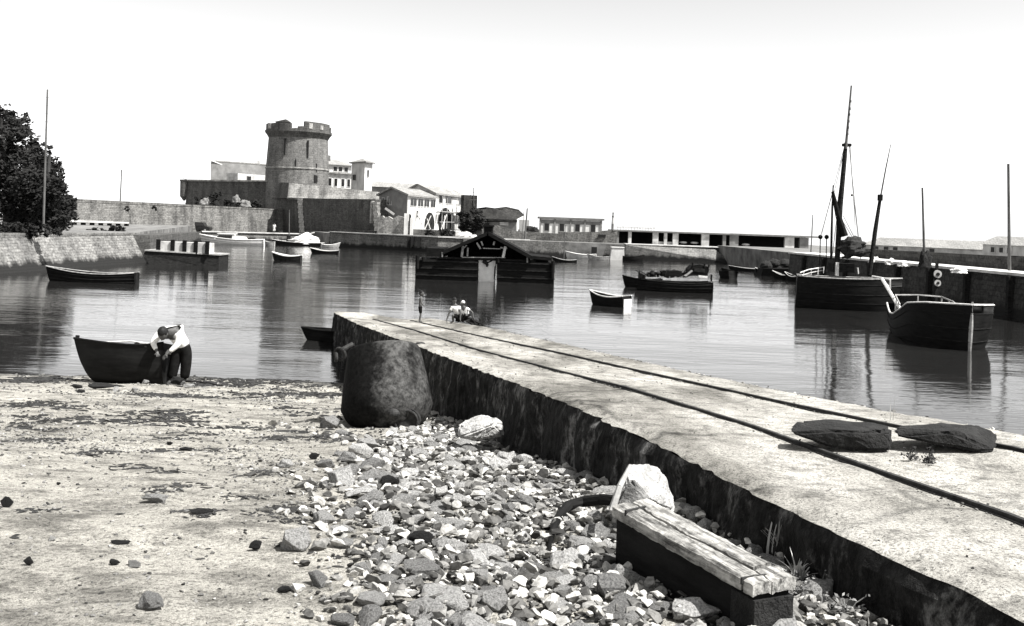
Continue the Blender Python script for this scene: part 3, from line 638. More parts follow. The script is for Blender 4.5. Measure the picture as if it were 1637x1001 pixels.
# ruined lower block and pillar
t = thing('ruined_block', 'crumbling pale masonry block with a bright pillar, below the grey gable', 'ruin', W(625, 378, 139.5)); mb = MB()
A = W(602, 378, 139.6); B = W(646, 378, 138.6)
pts = [A, B]; top = [(602, 347), (611, 345), (614, 348), (621, 346), (628, 350), (636, 345), (648, 348)]
mb.prism([V((A.x, A.y, 1.95)), V((B.x, B.y, 1.95))] + [V((W(px, py, 139.2).x, A.y + (B.y - A.y)*(px - 602)/46, W(px, py, 139.2).z)) for px, py in top[::-1]], (0, 1.6, 0)); mb.build('masonry', 'fort_pale', t)
q = W(649, 378, 138.4); MB().box((q.x, q.y, 3.5), (.6, .6, 3.1)).build('pillar', 'white_wall', t); q = W(657.5, 378, 138.2); MB().box((q.x, q.y, 3.2), (.4, .5, 2.5)).build('pillar', 'white_wall', t)
q = W(653.5, 378, 138.8); MB().box((q.x, q.y, 3.4), (.45, .3, 2.9)).build('dark_slot', 'void', t)
q0, q1 = W(616, 333, 138.8), W(630, 343, 138.6); MB().box((q0 + q1)/2, ((q1 - q0).length, .12, .3), 0, (0, math.atan2(q0.z - q1.z, q1.x - q0.x))).build('fallen_beam', 'scaf', t)
t = thing('terrace_wall', 'low pale terrace wall in front of the arched houses', 'wall', W(700, 380, 136)); mb = MB()
A = W(660, 379, 136.3); B = W(728, 380, 133.6); wallbox(mb, A, B, 1.95, 2.85, 2.8, 1.5); mb.build('masonry', 'fort_pale', t)
mb = MB(); wallbox(mb, A - V((0, .1, 0)), B - V((0, .1, 0)), 2.852, 2.98, 2.93, 1.6); mb.build('coping', 'white_wall', t)
def heap(name, label, cat, px0, px1, pyt, pyb, Y, mat, seed=1, group=None):
    a, b_ = W(px0, pyb, Y), W(px1, pyb, Y); c = (a + b_)/2; w = (b_ - a).length/2; h = zof((px0 + px1)/2, pyt, Y) - c.z
    m = MB(); m.ball((0, 0, 0), 1, 28, 18)
    for i, p in enumerate(m.v):
        s = 1 + .35*noise.noise(p*1.8 + V((seed, 0, 0))) + .18*noise.noise(p*4.5 + V((0, seed, 0))); m.v[i] = V((c.x + p.x*w*s, c.y + p.y*w*.6*s, c.z + max(-.05, p.z*h*s)))
    o = m.build(name, mat, org=c); return tag(o, label, cat, group)
heap('rubble_heap', 'pale heap of rubble at the right end of the low terrace wall', 'rubble heap', 724, 762, 372, 384, 134.2, 'rock_white', 4)
# dark ruined tower with a mast
t = thing('ruined_tower', 'dark ivy covered ruined tower with a thin mast, right of the scaffolded house', 'ruin', W(748, 372, 160)); mb = MB(); q = W(748, 372, 161); mb.box((q.x, q.y, 5), (2.2, 2.2, 6.9), R(15))
for k in range(4): p = W(741 + k*5, 320, 160.4); mb.box((p.x, p.y, zof(748, 319, 160.4)), (.3, .4, .5))
mb.build('masonry', 'tile_dark', t)
mb = MB(); mb.tube(W(757.5, 330, 160), W(757, 300, 160), .07, n=6).tube(W(752, 312, 160), W(757, 307, 160), .04, n=5).tube(W(753, 320, 160), W(762, 319.5, 160), .05, n=5); mb.build('mast', 'pole', t)
# barn with a thatched dark roof
Yn = 158; t = thing('dark_roofed_barn', 'low barn with a large uneven dark roof, right of the ruined tower', 'barn', W(800, 370, Yn)); mb = MB()
A = W(752, 372, Yn + 1); B = W(825, 372, Yn - 1); E_ = W(838, 372, Yn + 7); wallbox(mb, A, B, 1.95, zof(800, 350, Yn), zof(825, 351, Yn - 1), 8); mb.build('front_wall', 'grey_wall', t)
mb = MB(); zz = zof(825, 351, Yn - 1); sd = V((1, -.1, 0)); mb.prism([V((B.x, B.y, 1.95)), V((E_.x, E_.y, 1.95)), V((E_.x, E_.y, zof(838, 344, Yn + 7))), V((B.x, B.y, zz))], sd*.15); mb.build('gable_wall', 'white_wall', t)
mb = MB(); A3 = W(799, 358, Yn - .2); mb.box((A3.x + 1.2, A3.y - .3, zof(812, 356, Yn)), (2.4, .3, .9)); mb.build('pale_panel', 'pale_wall', t)
rf = [W(744, 352, Yn + 1.5), W(781, 349.5, Yn - .6), W(826, 352, Yn - 1.6), W(839, 344.5, Yn + 7), W(829, 335, Yn + 6), W(809, 330.5, Yn + 5), W(800, 334, Yn + 4), W(777, 331, Yn + 4), W(755, 334, Yn + 5)]
mb = MB(); cxx = sum((p for p in rf), V())/9; apex = [W(790, 333, Yn + 4)]
fs = [(i, (i + 1) % 9, 9) for i in range(9)]; mb.add(rf + apex, fs); mb.add([p - V((0, 0, .3)) for p in rf], [tuple(range(9))[::-1]]); n9 = 0
for i in range(9): mb.f.append((i, 10 + i, 10 + (i + 1) % 9, (i + 1) % 9))
mb.build('roof', 'tile_dark', t)
q = W(828, 365, Yn + .5); MB().box((q.x, q.y - .2, 2.9), (.5, .5, .7)).build('hatch', 'void', t)
# stone wall behind the boathouse
t = thing('stone_yard_wall', 'rough grey yard wall between the dark roofed barn and the open sheds', 'stone wall', W(880, 388, 137)); mb = MB()
A = W(770, 386, 141); B = W(985, 392, 138.5)
tops = [(770, 366), (795, 360), (820, 369), (845, 371), (893, 373.5), (893, 371), (960, 371), (962, 369), (986, 367.5)]
mb.prism([V((A.x, A.y, 1.9)), V((B.x, B.y, 1.9))] + [V((W(px, py, 140).x, A.y + (B.y - A.y)*(px - 770)/215, W(px, py, 140).z)) for px, py in tops[::-1]], (0, 1.2, 0)); mb.build('masonry', 'wall', t)
q = W(962, 377.5, 138.6); MB().box((q.x, q.y, q.z), (1.05, .25, .4)).build('window', 'void', t); q = W(947, 400, 136); MB().box((q.x - .1, 131.9, 1.0), (.7, .5, .9)).build('culvert', 'void', fq)
# white flat-roofed house
Yw = 152; t = thing('flat_roofed_house', 'white flat roofed house with four dark windows, right of the barn', 'house', W(912, 372, Yw)); mb = MB()
A = W(863, 375, Yw); B = W(962, 378, Yw); z1 = zof(912, 351, Yw); wallbox(mb, A, B, 1.9, z1, z1, 5); mb.build('wall', 'white_wall', t)
mb = MB(); wallbox(mb, A - V((.3, .3, 0)), B + V((.3, -.3, 0)), z1, z1 + .28, None, 5.6); mb.build('roof', 'slab', t)
for px in (863.5, 887, 912, 935, 961): q = W(px, 360, Yw); MB().box((q.x, q.y - .05, (z1 + 1.9)/2), (.22, .22, z1 - 1.95)).build('pilaster', 'grey_wall', t)
for px in (874, 898, 923, 948): x = (W(px, 364, Yw).x - A.x); opening(t, A, B, x - .33, x + .33, zof(px, 370 + (px - 912)*.03, Yw), zof(px, 358.5 + (px - 912)*.03, Yw), 'window', 'dark', 'grey_wall')
mb = MB(); q = W(912, 356, Yw); mb.box((q.x, q.y - .03, z1 - .45), (B.x - A.x - .3, .05, .5)); mb.build('frieze', 'grey_wall', t)
heap('bush', 'low dark bush left of the white flat roofed house', 'bush', 838, 862, 362, 373, 150, 'leaf', 2)
# lighthouse far out
Yl = 260; t = thing('lighthouse', 'small distant lighthouse on the breakwater, seen above the sheds', 'lighthouse', W(979, 370, Yl)); q = W(979, 372, Yl); k = Yl/1600
zz = lambda py: 4.2 + (362.6 - py)*k
MB().lathe((q.x, q.y, 0), [(2.1*k, zz(372)), (2.0*k, zz(358))], 14).build('base', 'grey_wall', t)
MB().lathe((q.x, q.y, 0), [(1.9*k, zz(358)), (1.5*k, zz(347))], 14).build('shaft', 'lighthouse', t)
MB().lathe((q.x, q.y, 0), [(2.1*k, zz(347)), (2.1*k, zz(346)), (1.1*k, zz(345.8)), (1.1*k, zz(341.5)), (1.5*k, zz(341)), (.2*k, zz(338.5)), (.1*k, zz(337))], 14).build('lantern', 'fort', t)
tag(MB().box((q.x, q.y, .8), (60, 8, 4)).build('mole', 'quay_dark', org=(q.x, q.y, 0)), 'distant mole below the far lighthouse', 'breakwater')
# long open sheds
Ys = 139; t = thing('open_shed', 'long low open fronted shed with a flat roof along the breakwater', 'shed', W(1130, 395, Ys)); zr = 3.72
xs = lambda px: W(px, 385, Ys).x
mb = MB(); mb.box(((xs(983) + xs(1183))/2, Ys + 3, zr), (xs(1183) - xs(983) + .8, 7, .2)); mb.build('roof', 'slab', t)
mb = MB(); mb.box(((xs(1183) + xs(1310))/2, Ys + 3, zr + .02), (xs(1310) - xs(1183), 7.2, .22)); mb.build('roof', 'slab', t)
MB().box(((xs(985) + xs(1310))/2, Ys + 6.2, 2.7), (xs(1310) - xs(985) - .2, .3, 1.8)).build('back_wall', 'void', t)
for a, b_, mt in ((984, 989, 'grey_wall'), (1004, 1009, 'pale_wall'), (1043, 1052, 'pale_wall'), (1061, 1066, 'pale_wall'), (1075, 1084, 'pale_wall'), (1121, 1133, 'pale_wall'), (1155, 1160, 'grey_wall'), (1166, 1180, 'grey_wall'), (1254, 1269, 'pale_wall'), (1278, 1292, 'grey_wall')):
    MB().box(((xs(a) + xs(b_))/2, Ys, 2.77), (xs(b_) - xs(a), .5, 1.68)).build('pier', mt, t)
MB().box(((xs(1043) + xs(1084))/2, Ys + .3, 2.15), (xs(1084) - xs(1043), .3, .45)).build('sill_wall', 'pale_wall', t)
for px in (1092, 1110, 1192):
    q = W(px, 393, Ys + 1); tag(MB().ball((q.x, Ys + 1, 2.35), .35, 8, 6, (1.6, .8, .5)).build('sack', 'canvas', org=(q.x, Ys + 1, 2.1)), {1092: 'pale sack lying in the shed opening, left one of a pair', 1110: 'pale sack lying in the shed opening, right one of a pair', 1192: 'single pale sack in the long dark shed opening at right'}[px], 'sack')
mb = MB()
for k in range(14): q = xs(988 + k*4.5); mb.box((q, Ys + 1, zr + .42 + .08*rnd.random()), (.28, .2, .18)); mb.tube((q, Ys + 1, zr + .1), (q, Ys + 1, zr + .4), .03, n=4)
mb.build('roof_railing', 'pale_wall', t)
# ------------------------------------------------------------------ right hand quay
q0 = V((25.4, 92, 0)); q1 = V((27.6, 49, 0)); q2 = V((29.5, 20, 0))
rq = thing('harbour_quay', 'tall dark quay wall with a bright coping strip at the right edge', 'quay', (26.5, 60, 0)); mb = MB()
for a, b_ in ((q0, q1), (q1, q2)):
    mb.prism([V((a.x, a.y, -1)), V((b_.x, b_.y, -1)), V((b_.x + .25, b_.y, 2.3)), V((a.x + .25, a.y, 2.3))], (4.2, 0, 0))
mb.build('quay_face', 'quay_dark', rq); mb = MB(); mb.prism([V((q0.x + .1, q0.y + .1, 2.302)), V((q0.x + .1, q0.y + .1, 2.46)), V((q0.x + 4.2, q0.y + .1, 2.46)), V((q0.x + 4.2, q0.y + .1, 2.302))], V((q1.x - q0.x, q1.y - q0.y, 0)))
mb.prism([V((q1.x + .1, q1.y - .01, 2.302)), V((q1.x + .1, q1.y - .01, 2.46)), V((q1.x + 4.2, q1.y - .01, 2.46)), V((q1.x + 4.2, q1.y - .01, 2.302))], V((q2.x - q1.x, q2.y - q1.y, 0))); mb.build('coping', 'white_wall', rq)
for k in range(9):
    y = 50 + k*4.7; x = q0.x + (q1.x - q0.x)*(92 - y)/43; MB().box((x, y, .7), (.28, .3, 3.1)).build('fender_post', 'wood_dark', rq)
mb = MB(); mb.hexa([(28, 15, -1), (120, 15, -1), (120, 134, -1), (28, 134, -1), (29.7, 15, 2.3), (120, 15, 2.3), (120, 134, 2.2), (27.6, 134, 2.2)]); tag(mb.build('ground', 'ground'), kind='structure')
t = thing('parapet_wall', 'dark parapet wall along the back of the right hand quay', 'wall', (29.5, 65, 2.4)); mb = MB()
mb.prism([V((28.6, 84, 2.3)), V((28.6, 84, 3.12)), V((30.6, 48, 3.32)), V((30.6, 48, 2.3))], (.7, 0, 0)); mb.prism([V((30.6, 47.99, 2.3)), V((30.6, 47.99, 3.32)), V((32, 20, 3.4)), V((32, 20, 2.3))], (.7, 0, 0)); mb.build('masonry', 'quay_dark', t)
for px in (1517, 1566): q = W(px, 415, 60 if px == 1517 else 56); MB().box((29.2 + (84 - q.y)*.048 - .0, q.y, 2.85), (.5, 1.3, .9)).build('gate', 'void', t)
# long warehouse behind and little white house
t = thing('long_warehouse', 'long low grey warehouse with a tiled roof behind the right hand quay', 'warehouse', W(1480, 395, 112)); A = W(1378, 400, 118); B = W(1572, 403, 104); mb = MB()
ze = 3.15; wallbox(mb, A, B, 2.0, ze, ze, 6); mb.build('wall', 'pale_wall', t); d, n = away(V((A.x, A.y, 0)), V((B.x, B.y, 0))); mb = MB()
mb.prism([V((A.x, A.y, ze)) - n*.4, V((A.x, A.y, 4.05)) + n*3, V((A.x, A.y, ze)) + n*6.4], V((B.x - A.x, B.y - A.y, 0))); mb.build('roof', 'tile', t)
for x in (1.8, 3.2, 4.5, 9.4): opening(t, A, B, x, x + .6, 2.55, 3.0, frame=None)
t = thing('quay_house', 'small white house with a gabled roof behind the parapet at the right edge', 'house', W(1600, 400, 98)); A = W(1571, 402, 100); B = W(1680, 402, 93); mb = MB(); wallbox(mb, A, B, 2.0, 3.75, 3.75, 4.5); mb.build('wall', 'white_wall', t)
d, n = away(V((A.x, A.y, 0)), V((B.x, B.y, 0))); mb = MB(); mb.prism([V((A.x, A.y, 3.75)) - n*.4 - d*.3, V((A.x, A.y, 4.6)) + n*2.2 - d*.3, V((A.x, A.y, 3.75)) + n*5 - d*.3], V((B.x - A.x, B.y - A.y, 0)) + d*.3); mb.build('roof', 'tile', t)
for x in (1.0, 2.0, 2.9): opening(t, A, B, x, x + .45, 3.0, 3.5)
# ------------------------------------------------------------------ poles
def pole(label, a, b_, r, extra=None, name='wooden_pole', cat='pole', steps=0):
    m = MB(); m.tube(a, b_, r, r*.75, 8)
    for k in range(steps): p = a.lerp(b_, .5 + .5*k/steps); m.tube(p - V((.14, 0, 0)), p + V((.14, 0, 0)), .015, n=4)
    return tag(m.build(name, 'pole', org=a), label, cat)
pole('tall thin pole standing in front of the dark trees at left', V((W(69, 372, 70).x, 70, 2.2)), W(76, 143, 70), .085, steps=9)
pole('short bare pole rising behind the long stone wall, right of the trees', W(190.5, 360, 150), W(194.5, 271, 150), .12)
pole('thin upright pole between the dark roofed barn and the flat roofed house', W(838, 392, 134.5), W(843, 333, 134.5), .12)
pole('very thin pole just left of the pole beside the barn', W(834, 392, 135.2), W(837.5, 338, 135.2), .05)
pole('mooring pole with a dark bundled foot on the right hand quay', V((W(1478, 427, 61.5).x, 61.5, 2.46)), W(1474.5, 300, 61.5), .085)
heap('net_bundle', 'dark bundle heaped round the foot of the pole on the right hand quay', 'net bundle', 1469, 1489, 401, 426, 61.2, 'net', 5)
pole('thick tall pole behind the parapet at the far right', V((W(1615, 404, 58).x, 58, 2.3)), W(1612, 262, 58), .10)
pole('thin pole behind the dark raft, left of the cutter mast', W(1296, 410, 95), W(1299.5, 343, 95), .06)
for i, (px, w_, lab) in enumerate(((1398, 9, 'pale'), (1425, 10, 'pale'), (1448, 12, 'pale'), (1533, 14, 'grey'))):
    heap('canvas_bundle', ['pale canvas bundle on the quay coping beside the leaning mast', 'second pale bundle on the quay coping, right of the leaning mast', 'pale bundle on the quay coping, left of the pole', 'pale bundle on the quay coping, between the pole and the right edge'][i], 'bundle', px - w_, px + w_, 411 + (px - 1398)*.12, 419 + (px - 1398)*.12, 73 - (px - 1398)*.11, 'canvas', i)
# mooring marker with two white discs
t = thing('mooring_marker', 'two white discs one above the other on the dark quay wall, behind the near boat', 'marker', (27.0, 56.4, 1.0))
for py, r in ((437, .22), (451, .18)):
    q = W(1487.5, py, 57.0); m = MB(); m.tube((q.x, q.y - .9, q.z), (q.x, q.y - 1.0, q.z), r, n=16); m.build('disc', 'pale_wall', t)
    m = MB(); m.tube((q.x, q.y - 1.0, q.z), (q.x, q.y - 1.04, q.z), r*.45, n=12); m.build('disc_hub', 'wood_dark', t)
q = W(1487.5, 445, 57.0); m = MB(); m.box((q.x, q.y - .8, q.z - .4), (.14, .14, 2.6)); m.build('post', 'wood_dark', t)
# ------------------------------------------------------------------ boats
def smooth(t): return t*t*(3 - 2*t)
def hullmesh(L, B, fb, br=.35, sr=.1, dr=.35, tr=.6, tm=.45, rake=.25, sheer=None, deck=None, inner=True, ns=22, nj=8, full=.55, pw=2.3):
    def w(t):
        if t < tm: return B/2*(tr + (1 - tr)*math.sin(t/tm*math.pi/2))
        return max(.015, B/2*(1 - ((t - tm)/(1 - tm))**pw))
    def zs(t):
        if sheer: return sheer(t)
        return fb + (br*((t - .4)/.6)**2 if t > .4 else sr*((.4 - t)/.4)**2)
    m = MB(); out = []
    def sect(t, k, zlow):
        row = []
        for s in (-1, 1):
            for j in (range(nj, -1, -1) if s < 0 else range(1, nj + 1)):
                u = j/nj; ww = w(t)*k
                zk = zlow + (dr*.9*max(0, (t - .8)/.2)**2)
                y = s*ww*math.sin(u*math.pi/2)**full; z = zk + (zs(t) - zk)*u**1.35
                x = -L/2 + L*t + rake*u*t**5 - .08*L*.2*(1 - t)**6*(-u)
                row.append(V((x, y, z)))
        return row
    rows = [sect(i/ns, 1, -dr) for i in range(ns + 1)]; n = 2*nj + 1
    for r in rows: m.v += r
    for i in range(ns):
        for j in range(n - 1): a = i*n + j; m.f.append((a, a + 1, a + n + 1, a + n))
    m.f.append(tuple(range(n))[::-1] if False else tuple(range(n)))
    if deck is not None:
        b0 = len(m.v)
        for i in range(ns + 1):
            t = i/ns; wv = w(t)*.97; x = rows[i][0].x; z = zs(t) - deck
            m.v += [V((x, -wv, z)), V((x, 0, z + .04)), V((x, wv, z))]
        for i in range(ns):
            for j in range(2): a = b0 + i*3 + j; m.f.append((a, a + 3, a + 4, a + 1))
        # bulwark inner face
        for s, jj in ((0, 0), (2, n - 1)):
            for i in range(ns): a = b0 + i*3 + s; c_ = i*n + jj; m.f.append((a, a + 3, c_ + n, c_))
    else:
        b0 = len(m.v); rin = []
        for i in range(ns + 1):
            t = min(max(i/ns, .02), .97); r = sect(t, .93, -dr + .12); rin.append(r)
            r[0].z = rows[i][0].z; r[-1].z = rows[i][-1].z; m.v += r
        for i in range(ns):
            for j in range(n - 1): a = b0 + i*n + j; m.f.append((a, a + n, a + n + 1, a + 1))
        for jj in (0, n - 1):
            for i in range(ns): a = i*n + jj; c_ = b0 + i*n + jj; m.f.append((a, a + n, c_ + n, c_))
        for j in range(n - 1): m.f.append((j, j + 1, b0 + j + 1, b0 + j))
    m.sheer = [[r[0] for r in rows], [r[-1] for r in rows]]; m.w = w; m.zs = zs; m.L = L
    return m
def xf(m, T): m.v = [T @ p for p in m.v]; return m
def boat(name, label, cat, pos, head, L, B, fb, hm='tar', gm='wood', im=None, thw=3, pitch=0, roll=0, group=None, gr=.03, **kw):
    t = thing(name, label, cat, pos, group)
    T = Matrix.Translation(V(pos)) @ Matrix.Rotation(head, 4, 'Z') @ Matrix.Rotation(-pitch, 4, 'Y') @ Matrix.Rotation(roll, 4, 'X')
    h = hullmesh(L, B, fb, **kw); sh = h.sheer; w, zs = h.w, h.zs
    xf(h, T).build('hull', hm, t, smooth=True)
    for s in (0, 1):
        m = MB(); m.path([p + V((0, 0, .01)) for p in sh[s]], gr, 6); xf(m, T).build('gunwale', gm, t)
    if L > 4.5:
        for u in (.9, .72, .55):
            for s in (-1, 1):
                m = MB(); m.path([V((-L/2 + L*tt + (kw.get('rake', .25))*u*tt**5, s*(w(tt)*math.sin(u*math.pi/2)**kw.get('full', .55) + .008), -kw.get('dr', .35) + (zs(tt) + kw.get('dr', .35))*u**1.35)) for tt in [i/24 for i in range(25)]], .018, 4); xf(m, T).build('strake', 'wood_dark', t)
    for k in range(thw):
        tt = .18 + .5*k/max(1, thw - 1) if thw > 1 else .4; m = MB(); m.box((-L/2 + L*tt, 0, zs(tt) - .14), (.2, 2*w(tt)*.9, .035)); xf(m, T).build('thwart', im or gm, t)
    return t, T, h
# rowing boats afloat
t, T, h = boat('rowing_boat', 'long black rowing boat moored below the pale revetment at left', 'boat', at(150, 451), R(181), 5.0, 1.45, .50, br=.32, sr=.12, thw=4, gm='wood')
boat('dinghy', 'small dinghy with a bright white interior, afloat in front of the fort', 'boat', at(460, 417), R(172), 2.6, 1.1, .45, 'wood_dark', 'white', im='white', br=.3, thw=2, gr=.05)
boat('skiff', 'thin dark skiff with a pale gunwale, afloat just right of the small white dinghy', 'boat', at(520, 405), R(176), 3.1, 1.0, .28, 'tar', 'wood_pale', br=.3, thw=2)
t, T, h = boat('dinghy', 'small dark dinghy with a white transom, afloat alone in mid harbour', 'boat', at(975, 489), R(140), 2.2, 1.15, .50, 'tar', 'wood_pale', br=.25, thw=3, im='white', gr=.035, tr=.75)
m = MB(); m.box((-1.10, 0, .22), (.04, .7, .42)); xf(m, T).build('transom', 'white', t)
boat('dinghy', 'stubby black dinghy seen end on, right of the wreck laden barge', 'boat', at(1163, 445), R(100), 2.6, 1.45, .62, 'tar', 'tar', br=.2, thw=2)
boat('skiff', 'long thin black skiff lying beyond the stubby black dinghy', 'boat', at(1200, 434), R(177), 4.2, 1.2, .30, 'tar', 'wood', br=.25, thw=3)
boat('dinghy', 'small dinghy at the left foot of the dark raft', 'boat', at(1225, 440), R(165), 1.7, .9, .35, 'tar', 'wood_pale', thw=1)
boat('dinghy', 'middle one of the small dinghies between the dark raft and the cutter', 'boat', at(1252, 447), R(150), 1.5, .8, .40, 'tar', 'wood_pale', thw=1)
boat('dinghy', 'small dinghy touching the stern of the cutter, with a pale rim', 'boat', at(1269, 450), R(130), 1.4, .9, .42, 'tar', 'wood_pale', thw=1)
boat('dinghy', 'small grey dinghy tied to the stern of the white motor boat', 'boat', at(430, 392.5), R(175), 1.6, .9, .45, 'wood', 'wood', thw=1)
boat('dinghy', 'low dinghy with a white end, at the right of the canvas covered boat', 'boat', at(527, 395.5), R(5), 2.4, 1.0, .35, 'wood', 'white', thw=1)
boat('skiff', 'pale beached skiff at the foot of the stone boat ramp', 'boat', at(930, 413), R(170), 3.8, 1.2, .5, 'pale_wall', 'white', thw=2)
boat('skiff', 'low dark skiff left of the white hut on the water', 'boat', at(958, 415.5), R(180), 2.6, 1.0, .35, 'wood', 'wood', thw=2)
boat('rowing_boat', 'dark rowing boat right of the white hut on the water', 'boat', at(1011, 417.5), R(0), 2.5, 1.1, .5, 'tar', 'tar', thw=2)
t, T, h = boat('skiff', 'small masted skiff just right of the black boathouse', 'boat', at(904, 419), R(180), 2.6, .9, .22, 'tar', 'wood', thw=2)
m = MB(); m.tube((.2, 0, 0), (.15, 0, 4.2), .045, .03, 6); xf(m, T).build('mast', 'pole', t)
p = at(548, 549); boat('punt', 'low black punt lying behind the far tip of the slipway', 'boat', (p.x - .15, p.y + .6, 0), R(176), 2.3, .9, .33, 'tar', 'tar', thw=1, tr=.9, br=.08)
# white motor boat
t, T, h = boat('motor_boat', 'white cabin motor boat moored at the low quay below the long wall', 'boat', at(374, 391.5), R(186), 8.1, 2.2, .75, 'white', 'white', br=.55, thw=1, gr=.05, rake=.5)
m = MB(); m.prism([V((2.5, -.8, .7)), V((-.1, -.8, .7)), V((-.1, -.8, 1.45)), V((1.9, -.8, 1.38))], (0, 1.6, 0)); xf(m, T).build('cabin', 'white', t)
m = MB(); m.prism([V((2.35, -.83, .85)), V((.15, -.83, .8)), V((.15, -.83, 1.30)), V((1.85, -.83, 1.28))], (0, 1.66, 0)); xf(m, T).build('cabin_window', 'glass', t)
m = MB(); m.box((.9, 0, 1.47), (2.4, 1.8, .07)); xf(m, T).build('cabin_roof', 'white', t)
m = MB(); m.prism([V((-.1, -.7, .7)), V((-1.7, -.7, .7)), V((-1.5, -.7, 1.1)), V((-.1, -.7, 1.2))], (0, 1.4, 0)); xf(m, T).build('engine_box', 'white', t)
m = MB(); m.box((-2.3, 0, .85), (.9, .9, .35)); xf(m, T).build('hatch', 'wood_dark', t)
# canvas covered boat and its mast
t, T, h = boat('covered_boat', 'low boat heaped with white canvas, moored at the left foot of the bastion', 'boat', at(480, 392.5), R(178), 7.6, 2.2, .42, 'wood_dark', 'wood_pale', thw=1, br=.3)
m = MB(); m.ball((0, 0, 0), 1, 26, 14)
for i, p in enumerate(m.v): s = 1 + .35*noise.noise(p*2.2); m.v[i] = V((-.6 + p.x*2.1*s, p.y*1.0*s, .55 + max(-.3, p.z*(1.15 if p.x < .2 else .7))*s))
xf(m, T).build('canvas_cover', 'canvas', t, smooth=False)
m = MB(); m.path([V((2.0, -.6, .5)), V((.2, -.9, 1.3)), V((-1.8, -.8, 1.9))], .07, 5); xf(m, T).build('spar', 'wood_pale', t)
m = MB(); m.tube((1.6, 0, 0), (1.75, 0, 5.0), .09, .06, 6); xf(m, T).build('mast', 'pole', t)
m = MB(); m.box((1.7, 0, .9), (.5, .5, .9)); xf(m, T).build('engine_box', 'wood_dark', t)
heap('net_heap', 'small dark heap of gear on the low quay left of the canvas covered boat', 'net heap', 443, 455, 370, 379, 156, 'net', 8)
# ferry barge at left
bp = at(292, 423.5); t = thing('ferry_barge', 'dark flat barge with a low cabin of pale panels between dark posts', 'barge', bp); s_ = bp.y/1600
fl, fr = W(236, 424, bp.y - .6), W(350, 423, bp.y + .6); m = MB()
m.prism([V((fl.x + .3, fl.y, -.4)), V((fr.x, fr.y, -.4)), V((fr.x, fr.y, .80)), V((fl.x - .2, fl.y, 1.02)), V((fl.x - .35, fl.y, .8))], (0, 2.6, 0)); m.build('hull', 'wood_dark', t)
m = MB(); m.prism([V((fl.x - .25, fl.y - .1, 1.03)), V((fr.x + .08, fr.y - .1, .82)), V((fr.x + .08, fr.y - .1, .92)), V((fl.x - .25, fl.y - .1, 1.13))], (0, 2.8, 0)); m.build('rubbing_strake', 'wood', t)
m = MB(); cl, cr = W(252, 400, bp.y), W(334, 402, bp.y); m.box(((cl.x + cr.x)/2, bp.y + .9, 1.35), (cr.x - cl.x - .1, 1.3, .85)); m.build('cabin', 'pale_wall', t)
for px in (251.5, 274.5, 293.5, 311.5, 330): q = W(px, 400, bp.y); MB().box((q.x, bp.y + .2, 1.42), (.3, .18, 1.05)).build('post', 'tar', t)
# ------------------------------------------------------------------ black boathouse on two pontoons
Yp = 70.5; k = Yp/1600
def bx_(px, py): return W(px, py, Yp)
t = thing('floating_boathouse', 'black floating boathouse with a low gabled roof on two pontoons, in mid harbour', 'boathouse', at(775, 449)); D = 5.5
def pont(x0, x1, yt0, yt1):
    a, b_ = bx_(x0, 446), bx_(x1, 450); a1, b1_ = bx_(x0, yt0), bx_(x1, yt1); m = MB()
    m.prism([V((a.x, Yp, -.4)), V((b_.x, Yp, -.4)), V((b1_.x, Yp, b1_.z)), V((a1.x, Yp, a1.z))], (0, D, 0)); m.build('pontoon', 'tar', t)
    for f_ in (.25, .6, .95): z = a1.z*f_; MB().box(((a.x + b_.x)/2, Yp - .03, z), (b_.x - a.x + .1, .1, .07)).build('rubbing_strake', 'wood_dark', t)
pont(664, 763.5, 415, 417); pont(794.5, 886, 418, 421)
for px, yt, yb in ((667, 408, 430), (883, 417, 445), (677, 411, 418), (796, 412, 420)): a, b_ = bx_(px, yt), bx_(px, yb); MB().tube((b_.x, Yp - .12, b_.z), (b_.x, Yp - .12, a.z), .13, n=8).build('bollard', 'tar', t)
L0, L1, AP, R1, R2 = bx_(681, 402), bx_(708, 401), bx_(780, 370), bx_(850, 409), bx_(882, 412)
for a, b_ in ((L1, bx_(779, 370.5)), (bx_(781, 370.5), bx_(852, 410))):
    v_ = (b_ - a); m = MB(); m.prism([a + V((0, -.5, 0)), b_ + V((0, -.5, 0)), b_ + V((0, -.5, -.26)), a + V((0, -.5, -.26))], (0, D + .8, 0)); m.build('roof', 'tar', t)
m = MB(); a, b_ = bx_(681, 403), bx_(709, 402); m.box(((a.x + b_.x)/2, Yp + D/2, (a.z + 1.3)/2 + .3), (b_.x - a.x, D - 1, a.z - 1.35)); m.build('side_cabin', 'tar', t)
m = MB(); a, b_ = bx_(849, 409), bx_(882, 412); m.prism([a, b_, b_ - V((0, 0, .22)), a - V((0, 0, .22))], (0, D, 0)); m.build('lean_to_roof', 'tar', t)
m = MB(); m.box(((a.x + b_.x)/2, Yp + D/2 + .6, (b_.z + 1.35)/2), (b_.x - a.x - .4, D - 1.4, b_.z - 1.5)); m.build('side_cabin', 'tar', t)
m = MB(); q = bx_(780.5, 368); m.box((q.x, Yp + 1.5, q.z), (.62, 2.6, .5)); m.box((q.x, Yp + 1.5, q.z + .3), (.78, 2.9, .1)); m.box((q.x - .1, Yp + .8, q.z + .42), (.3, .3, .2)); m.build('roof_lantern', 'tar', t)
m = MB(); a, b_ = bx_(709, 404), bx_(850, 411); ap = bx_(780, 376); m.prism([V((a.x, Yp + D - .8, 1.2)), V((b_.x, Yp + D - .8, 1.0)), V((b_.x, Yp + D - .8, b_.z)), V((ap.x, Yp + D - .8, ap.z)), V((a.x, Yp + D - .8, a.z))], (0, .2, 0)); m.build('back_wall', 'tar', t)
